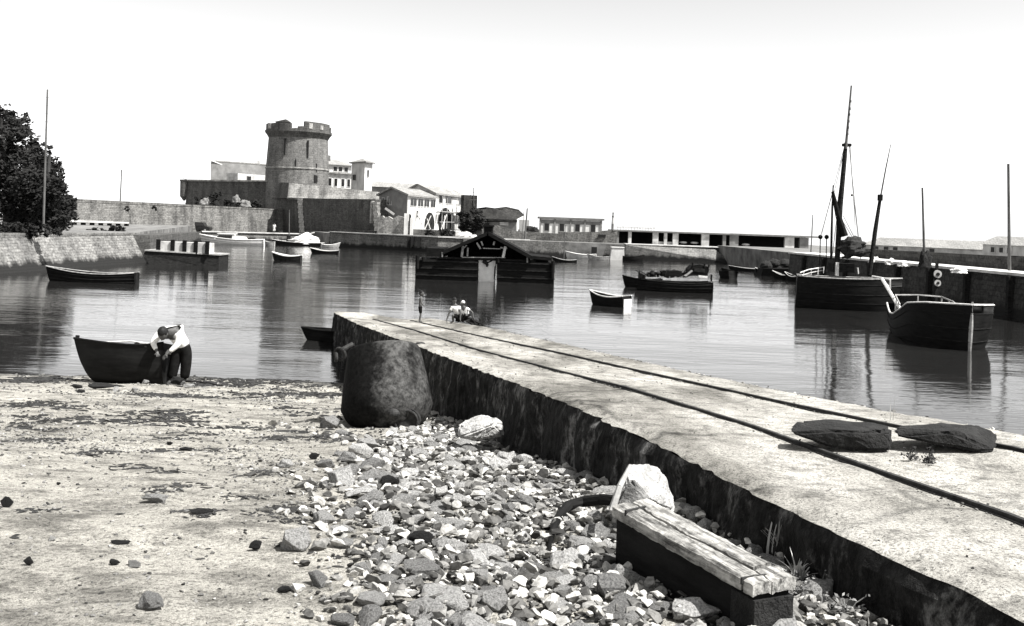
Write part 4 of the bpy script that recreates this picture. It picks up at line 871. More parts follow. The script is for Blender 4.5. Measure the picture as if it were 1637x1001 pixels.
m = MB(); a, b_ = bx_(702, 410), bx_(857, 415); m.box(((a.x + b_.x)/2, Yp + .3, a.z - .1), (b_.x - a.x, .2, .14)); m.build('tie_beam', 'wood_dark', t)
m = MB(); m.tube(bx_(738, 411.5), bx_(808, 412), .035, n=5).tube(bx_(772, 397), bx_(800, 398), .03, n=5); m.build('rail', 'scaf', t)
for a, b_, mt, r in (((740, 393), (738, 411), 'wood', .09), ((748, 396), (747, 410), 'wood', .06), ((762, 388), (768, 398), 'wood', .07), ((790, 386), (789, 392), 'wood', .07), ((808, 394), (804, 412), 'wood_pale', .10), ((707, 403), (707, 411), 'wood_pale', .05), ((843, 412), (843, 420), 'wood', .06), ((769, 386), (772, 393), 'wood', .06), ((800, 396), (811, 397), 'wood', .06), ((739, 398), (746, 392), 'wood', .06)):
    MB().tube(W(a[0], a[1], Yp - .1), W(b_[0], b_[1], Yp - .1), r, n=6).build('truss_post', mt, t)
for a, b_ in (((675, 419), (730, 419.5)), ((820, 422), (855, 423))): MB().box((W((a[0] + b_[0])/2, a[1], Yp).x, Yp + .25, 1.38), ((b_[0] - a[0])*k, .2, .06)).build('deck_plank', 'wood', t)
q = bx_(779, 430); tt = thing('white_launch', 'white hull floating between the two black pontoons of the boathouse', 'boat', (q.x, Yp + 1.5, 0)); m = MB()
a, b_ = bx_(764.5, 414), bx_(793.5, 415); m.prism([V((a.x + .05, Yp + .45, -.3)), V((b_.x - .12, Yp + .45, -.3)), V((b_.x - .05, Yp + .4, a.z - .05)), V((a.x + .02, Yp + .4, a.z - .05))], (0, 3.5, 0)); m.build('hull', 'white', tt)
m = MB(); m.tube((b_.x - .1, Yp + .38, .2), (b_.x - .1, Yp + .38, 1.1), .03, n=5); m.path([V((q.x - .3, Yp + .36, 1.5)), V((q.x + .0, Yp + .3, 1.25)), V((q.x - .05, Yp + .3, 1.05))], [.16, .12, .05], 7); m.path([V((q.x - .05, Yp + .36, 1.3)), V((q.x + .35, Yp + .34, 1.55))], .05, 5); m.build('fender', 'net', tt)
boat('dinghy', 'tiny dark dinghy with a white rim, nosed between the pontoons of the boathouse', 'boat', at(765, 446.5) + V((0, -.1, 0)), R(5), 1.1, .55, .28, 'tar', 'white', thw=1, br=.1, tr=.8)
# white hut at the water's edge
q = at(986.5, 416); m = MB(); t = thing('white_hut', 'bright white box shaped hut at the foot of the breakwater quay', 'hut', q)
w_ = 11*q.y/1600; m.prism([V((q.x - w_*1.05, q.y, -.2)), V((q.x + w_*1.08, q.y, -.2)), V((q.x + w_*.95, q.y, 1.55)), V((q.x - w_*.8, q.y, 1.6))], (0, 1.2, 0)); m.build('wall', 'white_wall', t)
m = MB(); m.box((q.x + .05, q.y + .6, 1.62), (w_*1.9, 1.35, .08)); m.build('roof', 'white', t)
# barge with wrecked boat and gear
bp = at(1078, 466); t, T, h = boat('work_barge', 'dark barge piled with gear and a wrecked cabin, right of the boathouse', 'barge', bp, R(181), 5.0, 2.0, .62, 'tar', 'wood_dark', thw=1, deck=.12, tr=.85, br=.18, tm=.5)
hp = at(1030, 460); boat('rowing_boat', 'black rowing boat lying against the left end of the work barge', 'boat', (hp.x, hp.y + .3, 0), R(182), 2.6, 1.1, .55, 'tar', 'tar', thw=1, br=.25)
Yg = bp.y
def gear(name, pts, y0, dy, mat, par=t):
    m = MB(); m.prism([W(px, py, Yg + y0) for px, py in pts], (0, dy, 0)); return m.build(name, mat, par)
gear('deckhouse', [(1102, 441), (1101, 431), (1107, 424.5), (1118, 423), (1131, 426), (1134, 430), (1131, 441)], -.6, 1.3, 'tar')
gear('deckhouse_window', [(1110, 434), (1110, 428), (1127, 430), (1127, 436)], -.64, .1, 'wood_dark')
gear('hatch', [(1058, 442), (1058, 434), (1083, 432.5), (1090, 434), (1091, 442)], -.5, 1.0, 'tar')
gear('crate', [(1036, 443), (1037, 436), (1049, 435), (1049, 443)], -.4, .7, 'tar')
gear('gangplank', [(1094, 441), (1106, 432), (1108, 433.5), (1097, 442)], -.8, .3, 'wood')
gear('pale_board', [(1117, 443.5), (1117, 440), (1131, 442), (1131, 445)], -.85, .1, 'wood_pale')
for px, a, b_ in ((1021.5, 434, 446), (1107, 420, 426), (1133, 423, 428), (1137, 439, 450), (1126, 421, 428)): MB().tube(W(px, b_, Yg - .6), W(px + .4, a, Yg - .6), .06, n=6).build('post', 'tar', t)
rg = random.Random(21)
for _ in range(16):
    px = rg.uniform(1024, 1104); py = rg.uniform(434, 441); q = W(px, py, Yg - rg.uniform(-.5, .5)); w2_ = rg.uniform(.12, .35); m = MB(); m.box((q.x, q.y, q.z - .05), (w2_, .3, rg.uniform(.12, .38)), rg.uniform(-.5, .5), (rg.uniform(-.3, .3), rg.uniform(-.3, .3))); m.build('gear_box', rg.choice(('tar', 'wood_dark', 'net')), t)
for _ in range(7):
    px = rg.uniform(1024, 1100); a = W(px, 440, Yg); b_ = W(px + rg.uniform(-18, 18), rg.uniform(430, 436), Yg - .2); MB().tube(a, b_, .03, n=5).build('spar', 'wood_dark', t)
for px, y, w_, h_ in ((1043, 435, 6, 5), (1052, 437, 8, 5), (1070, 433, 9, 4), (1098, 440, 6, 4)): q = W(px, y, Yg); m = MB(); m.ball((q.x, q.y, q.z), 1, 10, 7, (w_*Yg/1600*.6, .4, h_*Yg/1600*.6)); m.build('gear_sack', 'net', t)
# dark raft with nets
t = thing('net_raft', 'long dark raft heaped with nets, left of the tall masted cutter', 'raft', at(1250, 443)); a, b_ = at(1216, 441), at(1284, 446); m = MB()
m.prism([V((a.x, a.y, -.3)), V((b_.x, b_.y, -.3)), V((b_.x, b_.y, .9)), V((a.x + .2, a.y, .7))], (0, 3, 0)); m.build('hull', 'tar', t)
for px, py, w_, h_ in ((1226, 422, 10, 9), (1238, 418, 10, 8), (1255, 419, 12, 9), (1268, 422, 10, 9), (1245, 426, 16, 9)): q = W(px, py + 4, 97); m = MB(); m.ball((0, 0, 0), 1, 14, 9); m.v = [V((q.x + p.x*w_*.06*(1 + .3*noise.noise(p*2)), q.y + p.y, q.z + p.z*h_*.06*(1 + .3*noise.noise(p*2 + V((px, 0, 0)))))) for p in m.v]; m.build('net_heap', 'net', t)
# ------------------------------------------------------------------ masted cutter
cp = V((W(1350, 490, 56.5).x, 56.6, 0)); t, T, h = boat('cutter', 'black sailing cutter with a tall leaning mast, moored at the right hand quay', 'sailing boat', cp, R(-14), 5.4, 2.3, 1.75, 'tar_gloss', 'wood', thw=0, deck=.45, tr=.8, br=.12, sr=.05, dr=.7, gr=.038, rake=.35, tm=.5)
Yc = 56.8
def c3(px, py, dy=0): return W(px, py, Yc + dy)
MB().path([c3(1337.5, 432), c3(1343, 330), c3(1350.5, 250), c3(1352.5, 228)], [.15, .15, .125, .09], 10).build('mast', 'wood_dark', t)
m = MB(); m.path([c3(1352, 238, -.12), c3(1361, 137, -.12)], [.085, .045], 8)
for py in (160, 172, 181, 192, 202, 212): m.tube(c3(1361.5 - (py - 137)*.09, py, -.25), c3(1361.8 - (py - 137)*.09, py + 4, -.25), .06, n=6)
m.build('topmast', 'pole', t)
MB().box(c3(1353.5, 232), (.46, .3, .16)).build('crosstrees', 'tar', t)
MB().path([c3(1328.5, 415), c3(1330.5, 330), c3(1332, 296)], [.07, .06, .04], 8).build('derrick_post', 'wood_dark', t)
MB().path([c3(1331, 306), c3(1340, 345, -.1), c3(1350, 378, -.2)], [.09, .17, .22], 8).build('gaff', 'tar', t)
m = MB(); m.ball((0, 0, 0), 1, 24, 16); q = c3(1361, 395, -.2)
for i, p in enumerate(m.v): s = 1 + .45*noise.noise(p*1.9 + V((3, 0, 0))) + .2*noise.noise(p*5); m.v[i] = V((q.x + p.x*.80*s, q.y + p.y*.5*s, q.z + p.z*.55*s))
m.build('furled_sail', 'sail', t)
q = c3(1356, 385); MB().tube(c3(1346, 412, -.2), c3(1392, 402, -.4), .07, n=7).build('boom', 'wood_dark', t)
m = MB()
for a, b_ in (((1350, 234), (1312, 378)), ((1351, 234), (1333, 310)), ((1358, 234), (1364, 312)), ((1359, 234), (1367, 360)), ((1364, 312), (1372, 380)), ((1351, 236), (1338, 330)), ((1331, 308), (1314, 372)), ((1345, 350), (1366, 385)), ((1348, 345), (1372, 392)), ((1350, 240), (1330, 415)), ((1358, 240), (1376, 415))): m.tube(c3(*a), c3(*b_), .02, n=4)
q = c3(1362, 312); m.ball(q, .08, 8, 6); m.build('rigging', 'rope', t)
for px in (1311.5, 1321.5): q = c3(px, 379, .3); m = MB(); m.ball(q, .13, 12, 8); m.tube(q, c3(px - 1, 425, .3), .03, n=5); m.build('lamp_post', 'tar', t)
m = MB(); m.path([c3(1279, 436, -.6), c3(1293, 431, -.3), c3(1318, 427, .5)], .035, 5); m.path([c3(1282, 440, -.6), c3(1296, 436, -.3), c3(1317, 432, .5)], .025, 5)
for px, py in ((1285, 434), (1297, 431), (1308, 429), (1317, 427)): m.tube(c3(px, py, 0), c3(px - .5, py + 10, 0), .03, n=5)
m.build('stern_rail', 'wood_pale', t)
m = MB(); q = c3(1338, 430, -.3); m.box(q, (.16, .16, .75)); m.build('bitt', 'wood_pale', t)
m = MB(); q = c3(1372, 438, -.2); m.tube(q, q + V((-.05, 0, .35)), .04, n=6); m.build('belaying_post', 'wood_pale', t)
MB().path([c3(1390, 440, -.3), c3(1399, 370, -.3), c3(1408, 312, -.3)], [.13, .12, .09], 9).build('leaning_mast', 'wood_dark', t)
MB().path([c3(1406.5, 322, -.36), c3(1416, 270, -.36), c3(1424, 231, -.36)], [.05, .04, .02], 7).build('leaning_topmast', 'pole', t)
MB().box(c3(1407, 316, -.33), (.22, .25, .35)).build('mast_cap', 'tar', t)
m = MB(); m.box(c3(1345, 428, .4), (1.2, .9, .5)); m.build('deckhouse', 'wood_dark', t)
# near hull
def sh2(tt):
    return lerp([0, .06, .22, .34, .5, .62, .8, 1], [1.25, 1.15, .92, .95, 1.25, 1.55, 1.68, 1.74], tt)
bow = V((17.35, 37.6, 0)); st = V((18.05, 44.3, 0)); mid = (bow + st)/2; hd = math.atan2(bow.y - st.y, bow.x - st.x)
t, T, h = boat('fishing_boat', 'heavy black fishing boat with a pale stem post and curved gunwale, nearest on the right', 'fishing boat', mid, hd, 6.75, 3.3, 1.2, 'tar_gloss', 'wood_pale', thw=2, sheer=sh2, deck=.3, dr=.8, tr=.8, tm=.45, rake=.15, gr=.036, ns=40, full=.48, pw=3.2)
m = MB(); m.path([V((3.36, 0, -.3)), V((3.40, 0, .3)), V((3.44, 0, .9)), V((3.47, 0, 1.45)), V((3.48, 0, 1.85))], [.05, .075, .08, .05, .04], 7); xf(m, T).build('stem_post', 'wood', t)
m = MB()
for s in (-1, 1): m.path([V((-3.25, s*.98, 1.62)), V((-2.3, s*1.15, 1.5)), V((-1.6, s*1.22, 1.3))], .035, 5)
m.path([V((-3.25, -.98, 1.62)), V((-3.3, 0, 1.66)), V((-3.25, .98, 1.62))], .035, 5)
for x, y, z in ((-3.2, .98, 1.6), (-3.2, -.98, 1.6), (-2.6, 1.1, 1.54), (-2.6, -1.1, 1.54), (-2.0, 1.18, 1.42), (-2, -1.18, 1.42), (-3.3, 0, 1.65)): m.tube((x, y, .9), (x, y, z), .035, n=5)
xf(m, T).build('stern_rail', 'wood', t)
m = MB(); m.box((-2.4, 0, 1.05), (.9, 1.0, .5)); xf(m, T).build('hatch', 'wood', t)
m = MB(); a, b_ = W(1410, 446, 46.5), W(1440, 496, 43.2); m.tube(a, b_, .075, n=6); o = m.build('gangplank', 'wood_pale', org=b_); tag(o, 'pale sloping plank leaning between the cutter and the near fishing boat', 'plank')
m = MB(); a, b_ = W(1395, 442, 52), W(1423, 447, 50); m.tube(a, b_, .06, n=6).tube(b_, W(1423, 462, 50), .04, n=5).tube(W(1409, 446, 51), W(1423, 460, 50), .04, n=5); o = m.build('boat_rail', 'wood_pale', org=a); tag(o, 'short pale rail with a diagonal brace at the bow of the cutter', 'rail')
# ------------------------------------------------------------------ trees at the left edge
def leafcloud(blobs, n, size, seed, flat=.5):
    r = random.Random(seed); vs = []; fs = []; tot = sum(b[3]**2 for b in blobs)
    for (x, y, z, rad) in blobs:
        cl = []
        for _ in range(int(n*rad**2/tot)):
            if len(cl) == 0 or r.random() < .055: cl.append(V((r.gauss(0, 1), r.gauss(0, 1), r.gauss(0, 1))).normalized())
            d = (cl[-1] + V((r.gauss(0, 1), r.gauss(0, 1), r.gauss(0, 1)))*.17).normalized()
            p = V((x, y, z)) + d*rad*(.55 + .5*r.random() + .55*noise.noise(d*2.6 + V((x, y, z))) + .25*max(0, noise.noise(d*7 + V((x, y, z)))))
            u = V((r.gauss(0, 1), r.gauss(0, 1), r.gauss(0, 1)*flat)).normalized(); w_ = u.orthogonal().normalized(); s = size*(.5 + r.random())
            i = len(vs); vs += [p - u*s, p + w_*s*.5, p + u*s, p - w_*s*.5]; fs.append((i, i+1, i+2, i+3))
    m = MB(); m.v = vs; m.f = fs; return m
def tree(label, base, blobs, n, size, seed, limbs=True):
    t = thing('tree', label, 'tree', base, 'dark trees at the left edge')
    leafcloud(blobs, n, size, seed).build('crown', 'leaf', t)
    m = MB(); top = sorted(blobs, key=lambda b: -b[2])[0]; b0 = V(base) - V((0, 0, .2))
    m.path([b0, b0.lerp(V(top[:3]), .4) + V((.2, 0, 0)), V(top[:3])], [.38, .26, .08], 8)
    for b_ in blobs: s = b0.lerp(V(top[:3]), .25 + .3*((b_[0]*7.3) % 1)); m.path([s, s.lerp(V(b_[:3]), .6) + V((0, 0, .3)), V(b_[:3])], [.14, .09, .03], 6)
    m.build('trunk', 'bark', t)
def pb(px, py, Y, rpx): p = W(px, py, Y); return (p.x, p.y, p.z, rpx*Y/1600)
def rowblobs(spec, Y, jit=1.0, seed=0):
    r = random.Random(seed); return [pb(px, py, Y + r.uniform(-1.6, 1.6)*jit, rp) for px, py, rp in spec]
tree('tallest dark tree in the clump at the left edge, behind the thin pole', (W(12, 372, 78).x, 78, 2.2), rowblobs([(6, 205, 32), (25, 200, 20), (38, 228, 24), (0, 250, 40), (35, 265, 30), (10, 300, 40), (-30, 230, 50), (-35, 310, 55), (45, 300, 28), (20, 340, 34), (60, 236, 14), (0, 180, 12), (18, 190, 9)], 78, 1, 1), 15000, .17, 1)
tree('middle dark tree of the clump at the left edge, with ragged twigs', (W(62, 372, 76).x, 76, 2.2), rowblobs([(62, 262, 24), (78, 275, 20), (50, 290, 28), (72, 305, 28), (60, 335, 32), (40, 350, 28), (84, 292, 16), (92, 265, 7), (80, 240, 6)], 76, 1, 2), 9000, .15, 2)
tree('lowest dark tree of the clump, leaning out over the long stone wall', (W(88, 372, 74).x, 74, 2.2), rowblobs([(88, 318, 22), (100, 335, 20), (78, 345, 26), (110, 322, 10), (60, 358, 18), (102, 352, 14), (92, 300, 14), (116, 330, 6), (95, 358, 13)], 74, 1, 3), 7500, .14, 3)
def bushy(name, label, cat, spec, Y, n, size, seed, group=None, mat='leaf'):
    bl = rowblobs(spec, Y, .15, seed); b = bl[0]; m = leafcloud(bl, n, size, seed); o = m.build(name, mat, org=(b[0], b[1], b[2] - b[3])); return tag(o, label, cat, group)
bushy('bush', 'low dark scrub along the top of the revetment at the far left', 'bush', [(30, 370, 12), (50, 370, 11), (72, 369, 9), (10, 370, 12), (92, 371, 7)], 66, 2500, .12, 11)
bushy('bush', 'small scrub bush on the quay behind the end of the revetment', 'bush', [(140, 373, 6), (150, 371, 7), (165, 371, 5), (183, 368, 8), (192, 366, 7)], 92, 1200, .14, 12)
bushy('bush', 'left of the two dark bushes in front of the arched houses', 'bush', [(687, 374, 7), (683, 372, 5), (692, 372, 5)], 134.5, 700, .16, 13)
bushy('bush', 'right of the two dark bushes in front of the arched houses', 'bush', [(713, 374, 7), (706, 372, 6), (720, 372, 6)], 133, 800, .16, 14)
bushy('ivy', 'dark ivy and scrub climbing the ruined tower with the mast', 'ivy', [(740, 345, 9), (750, 352, 10), (757, 340, 8), (742, 362, 9), (760, 358, 10), (768, 350, 8), (772, 362, 8), (753, 366, 8), (765, 340, 7)], 157.5, 3000, .22, 15)
bushy('bush', 'dark scrub at the foot of the curtain wall, on the long stone wall', 'bush', [(318, 322, 8), (340, 320, 9), (365, 322, 8), (300, 327, 5), (385, 326, 8), (410, 328, 8), (350, 310, 6)], 166, 1800, .22, 16, mat='leaf')
for i, (px, py, w_) in enumerate(((328, 322, 9), (378, 318, 7), (392, 325, 9), (345, 326, 6))):
    heap('rubble_heap', ['pale rubble at the left foot of the dark curtain wall', 'pale rubble leaning on the middle of the dark curtain wall', 'pale rubble at the foot of the curtain wall, nearest the tower', 'little pale rubble between two larger heaps below the curtain wall'][i], 'rubble heap', px - w_, px + w_, py - 5, py + 5, 165.5, 'rock_dark' if i == 3 else 'grey_wall', i)
for px, lab in ((203, 'tiny dark tuft hanging on the long stone wall below the short pole'), (247, 'tiny pale tuft hanging on the long stone wall, right of the short pole')):
    bushy('wall_plant', lab, 'plant', [(px, 334, 4)], 133 + (px - 200)*.1, 120, .15, px)
# ------------------------------------------------------------------ old car on the quay
cq = W(318, 370, 149); t = thing('parked_car', 'small dark old car parked on the quay against the long stone wall', 'car', (cq.x, cq.y, 1.25)); x, y = cq.x, cq.y
m = MB(); m.prism([V((x + a, y - .75, 1.25 + b_)) for a, b_ in ((-1.75, .35), (1.75, .35), (1.8, .75), (1.4, .9), (1.05, .95), (.75, 1.45), (-.55, 1.5), (-.75, .95), (-1.6, .85))], (0, 1.5, 0)); m.build('body', 'car', t)
m = MB(); m.prism([V((x + a, y - .78, 1.25 + b_)) for a, b_ in ((-.5, .98), (.9, .98), (.68, 1.38), (-.42, 1.4))], (0, .04, 0)); m.build('side_window', 'glass', t)
for sx in (-1.15, 1.15):
    for sy in (-.78, .78): m = MB(); m.tube((x + sx, y + sy - .09, 1.6), (x + sx, y + sy + .09, 1.6), .34, n=16); w_ = m.build('wheel', 'rubber', t); m = MB(); m.tube((x + sx, y + sy - .1, 1.6), (x + sx, y + sy + .1, 1.6), .16, n=12); m.build('rim', 'wood', w_)
m = MB(); m.tube((x - 1.72, y - .5, 1.98), (x - 1.8, y - .5, 1.98), .12, n=10); m.build('headlight', 'white', t)
# ------------------------------------------------------------------ people
def skinobj(name, nodes, edges, mat, parent, off=V((0, 0, 0)), sub=2, root=0, sc=1.0):
    keys = list(nodes); me = bpy.data.meshes.new(name)
    o0 = ORG[parent]; me.from_pydata([tuple(V(nodes[k][0])*sc + off - o0) for k in keys], [(keys.index(a), keys.index(b_)) for a, b_ in edges], [])
    o = bpy.data.objects.new(name, me); C.objects.link(o); o.parent = parent; ORG[o] = o0
    md = o.modifiers.new('skin', 'SKIN'); md.use_smooth_shade = True
    if not me.skin_vertices: 
        bpy.context.view_layer.objects.active = o; bpy.ops.mesh.customdata_skin_add()
    for i, k in enumerate(keys):
        r = nodes[k][1]*sc; d = me.skin_vertices[0].data[i]; d.radius = (r, r) if not isinstance(nodes[k][1], tuple) else (nodes[k][1][0]*sc, nodes[k][1][1]*sc); d.use_root = (i == root)
    s = o.modifiers.new('sub', 'SUBSURF'); s.levels = sub; s.render_levels = sub
    me.materials.append(M[mat]); return o
def chain(*k): return [(k[i], k[i+1]) for i in range(len(k) - 1)]
def hand(nodes, edges, wrist, pos, dirv, side, s=1.0):
    """palm, four unequal fingers and a thumb, slightly curled, growing from a wrist node"""
    d = V(dirv).normalized(); u = V(side).normalized(); u = (u - d*u.dot(d)).normalized(); nrm = d.cross(u); p = V(pos)
    nodes[wrist + '_palm'] = (p + d*.05*s, .022*s); edges.append((wrist, wrist + '_palm'))
    for i, (o, L) in enumerate(((-.030, .068), (-.010, .080), (.011, .075), (.031, .058))):
        a = wrist + '_f%d' % i; b_ = a + 'b'; c_ = a + 'c'
        nodes[a] = (p + d*.095*s + u*o*s, .010*s); nodes[b_] = (p + d*(.095 + L*.55)*s + u*o*1.15*s + nrm*.012*s, .0085*s); nodes[c_] = (p + d*(.095 + L*.9)*s + u*o*1.15*s + nrm*.035*s, .007*s)
        edges += chain(wrist + '_palm', a, b_, c_)
    a = wrist + '_t'; nodes[a] = (p + d*.055*s - u*.045*s, .011*s); nodes[a + 'b'] = (p + d*.09*s - u*.062*s + nrm*.02*s, .009*s); edges += chain(wrist + '_palm', a, a + 'b')
def headmesh(c, fwd, up, s, t, hair=True, hmat='hair', body_parent=None):
    """head with brow, nose, mouth, chin and ears as a shaped ball; hair cap as a child"""
    f = V(fwd).normalized(); u = V(up).normalized(); u = (u - f*u.dot(f)).normalized(); sd = f.cross(u)
    m = MB(); m.ball((0, 0, 0), 1, 28, 22)
    for i, q in enumerate(m.v):
        x, y, z = q.x, q.y, q.z           # y forward
        w_ = .078 - .016*max(0, -z)**1.3; yy = y*(.098 if y > 0 else .104); xx = x*w_; zz = z*.122
        if y > .3:
            yy += .026*math.exp(-((x/.17)**2 + ((z + .16)/.22)**2)) + .008*math.exp(-((x/.35)**2 + ((z + .55)/.1)**2)) + .01*math.exp(-((x/.4)**2 + ((z + .88)/.16)**2))
            for e in (-.42, .42): yy -= .014*math.exp(-(((x - e)/.18)**2 + ((z - .04)/.12)**2))
            yy += .006*math.exp(-((z - .22)/.1)**2)
        for e in (-1, 1): xx += e*.016*math.exp(-(((x - e)/.3)**2 + ((y + .05)/.16)**2 + ((z + .05)/.25)**2))
        m.v[i] = V(c) + (sd*xx + f*yy + u*zz)*s
    m2 = MB(); m2.ball((0, 0, 0), 1, 24, 18)
    for i, q in enumerate(m2.v):
        x, y, z = q.x, q.y, q.z; k_ = 1 + .05*noise.noise(q*6)
        if z < .05 and y > -.2: k_ *= .8
        if y > .55 and z < .45: k_ *= .75
        m2.v[i] = V(c) + (sd*x*.088*k_ + f*(y*.105*k_ - .012) + u*(z*.126*k_ + .012))*s
    return m, m2
def addhead(t, body, c, fwd, up, s=1., cap='hair'):
    m, m2 = headmesh(c, fwd, up, s, t); m.build('head', 'skin', body, smooth=True); m2.build('hair' if cap == 'hair' else 'cap', cap, t, smooth=True)
# man bending over the beached dinghy
gx = at(275, 614, .33); G0 = V((gx.x, gx.y, .31)); S = 1.0
t = thing('person', 'person in a white shirt and dark trousers bending over the beached dinghy', 'person', G0)
nd = dict(pel=((.20, .05, .90), .15), wa=((.16, -.06, 1.04), .15), ch=((.06, -.20, 1.22), .17), up=((-.01, -.31, 1.25), .15), nk=((-.05, -.42, 1.22), .058), hb=((-.06, -.47, 1.20), .07),
  sl=((-.20, -.26, 1.20), .08), el=((-.34, -.36, .98), .058), wl=((-.20, -.46, .80), .031), sr=((.22, -.28, 1.20), .08), er=((.22, -.36, .95), .058), wr=((.03, -.46, .77), .031),
  hr=((.28, .05, .84), .10), kr=((.29, .03, .46), .062), ar=((.26, .04, .09), .042), tr=((.23, -.12, .04), .035),
  hl=((.10, .05, .84), .10), kl=((.04, .0, .46), .062), al=((-.02, .0, .09), .042), tl=((-.07, -.15, .04), .035))
ed = chain('pel', 'wa', 'ch', 'up', 'nk', 'hb') + chain('up', 'sl', 'el', 'wl') + chain('up', 'sr', 'er', 'wr') + chain('pel', 'hr', 'kr', 'ar', 'tr') + chain('pel', 'hl', 'kl', 'al', 'tl')
hand(nd, ed, 'wl', nd['wl'][0], (.35, -.5, -.6), (1, .3, 0)); hand(nd, ed, 'wr', nd['wr'][0], (-.45, -.3, -.6), (-1, .3, 0))
body = skinobj('body', nd, ed, 'skin', t, G0)
addhead(t, body, G0 + V((-.06, -.53, 1.205)), (-.05, -.55, -.85), (0, -.8, .55), 1.3)
def fat(ks, k): return {a: (nd[a][0], nd[a][1] + k) for a in ks}
n2 = fat(['wa', 'ch', 'up', 'sl', 'el', 'sr', 'er'], .022); n2['pel'] = (nd['pel'][0], .15); n2['wl'] = (V(nd['wl'][0]).lerp(V(nd['el'][0]), .15), .045); n2['wr'] = (V(nd['wr'][0]).lerp(V(nd['er'][0]), .15), .045)
skinobj('shirt', n2, chain('pel', 'wa', 'ch', 'up') + chain('up', 'sl', 'el', 'wl') + chain('up', 'sr', 'er', 'wr'), 'shirt', t, G0, root=0)
n3 = dict(wb=((.18, -.02, 1.0), .16), pel=(nd['pel'][0], .18), hr=(nd['hr'][0], .15), kr=(nd['kr'][0], .125), ar=(V(nd['ar'][0]) + V((0, 0, .03)), .11), hl=(nd['hl'][0], .15), kl=(nd['kl'][0], .125), al=(V(nd['al'][0]) + V((0, 0, .03)), .11))
skinobj('trousers', n3, [('wb', 'pel')] + chain('pel', 'hr', 'kr', 'ar') + chain('pel', 'hl', 'kl', 'al'), 'trousers', t, G0, root=1)
for a, b_ in (('ar', 'tr'), ('al', 'tl')): m = MB(); p, q = V(nd[a][0]), V(nd[b_][0]); m.ball(G0 + (p + q)/2 - V((0, 0, .02)), .1, 12, 8, (.55, 1.35, .5)); m.build('boot', 'boot', t, smooth=True)
# child standing on the slipway
cp_ = at(671, 516, 1.05); G1 = V((cp_.x, cp_.y, deckz(cp_.x*math.cos(th) + cp_.y*math.sin(th), cp_.y) + .02)); s1 = (516 - 466)*cp_.y/1600/1.32
t = thing('person', 'slim child standing with arms in front on the far right rail of the slipway', 'person', G1)
nd = dict(pel=((0, 0, .66), .085), wa=((.0, 0, .80), .075), ch=((.01, 0, .95), .09), up=((.02, 0, 1.03), .075), nk=((.025, 0, 1.10), .036), hb=((.03, 0, 1.16), .05),
  sl=((.02, .11, 1.02), .04), el=((.05, .15, .82), .03), wl=((.14, .08, .70), .02), sr=((.02, -.11, 1.02), .04), er=((.06, -.15, .82), .03), wr=((.15, -.08, .70), .02),
  hr=((0, -.06, .60), .065), kr=((.03, -.06, .34), .042), ar=((-.03, -.05, .05), .028), tr=((.07, -.06, .025), .022), hl=((0, .06, .60), .065), kl=((.03, .06, .34), .042), al=((0, .05, .05), .028), tl=((.10, .06, .025), .022))
ed = chain('pel', 'wa', 'ch', 'up', 'nk', 'hb') + chain('up', 'sl', 'el', 'wl') + chain('up', 'sr', 'er', 'wr') + chain('pel', 'hr', 'kr', 'ar', 'tr') + chain('pel', 'hl', 'kl', 'al', 'tl')
hand(nd, ed, 'wl', nd['wl'][0], (.6, -.3, -.2), (0, 1, 0), .75); hand(nd, ed, 'wr', nd['wr'][0], (.6, .3, -.2), (0, -1, 0), .75)
body = skinobj('body', nd, ed, 'skin', t, G1, sc=s1)
addhead(t, body, G1 + V((.035, 0, 1.215))*s1, (1, -.2, -.1), (0, 0, 1), s1*.98)
n3 = dict(wb=((0, 0, .72), .088), pel=((0, 0, .66), .10), hr=((0, -.06, .58), .082), kr=((.03, -.06, .36), .06), hl=((0, .06, .58), .082), kl=((.03, .06, .36), .06))
skinobj('shorts', n3, [('wb', 'pel')] + chain('pel', 'hr', 'kr') + chain('pel', 'hl', 'kl'), 'trousers', t, G1, root=1, sc=s1)
# two people crouching at the edge of the slipway
def croucher(label, base, S, nd, headc, fwd, shirt_keys, ch_edges, cap, edges_l=None):
    t = thing('person', label, 'person', base, 'two people crouching on the slipway')
    ed = chain('pel', 'wa', 'ch', 'nk', 'hb') + chain('ch', 'sl', 'el', 'wl') + chain('ch', 'sr', 'er', 'wr') + chain('pel', 'hr', 'kr', 'ar', 'tr') + chain('pel', 'hl', 'kl', 'al', 'tl')
    n0 = dict(nd); hand(n0, ed, 'wl', nd['wl'][0], (-.1, -.2, -1), (0, 1, 0), .85); hand(n0, ed, 'wr', nd['wr'][0], (.3, -.2, -1), (0, 1, 0), .85)
    body = skinobj('body', n0, ed, 'skin', t, base, sc=S); addhead(t, body, base + V(headc)*S, fwd, (0, 0, 1), S, cap)
    n2 = {a: (nd[a][0], nd[a][1] + .02) for a in ('pel', 'wa', 'ch', 'sl', 'sr')}
    n2['e1'] = (V(nd['sl'][0]).lerp(V(nd['el'][0]), .55), .06); n2['e2'] = (V(nd['sr'][0]).lerp(V(nd['er'][0]), .55), .06)
    skinobj('shirt', n2, chain('pel', 'wa', 'ch') + chain('ch', 'sl', 'e1') + chain('ch', 'sr', 'e2'), 'shirt', t, base, sc=S)
    n3 = {a: (nd[a][0], nd[a][1] + .018) for a in ('pel', 'hr', 'kr', 'hl', 'kl')}
    skinobj('trousers', n3, chain('pel', 'hr', 'kr') + chain('pel', 'hl', 'kl'), 'trousers', t, base, sc=S)
cq = at(727, 515, 1.3); G2 = V((cq.x, cq.y, deckz(cq.x*math.cos(th) + cq.y*math.sin(th), cq.y))); s2 = .72
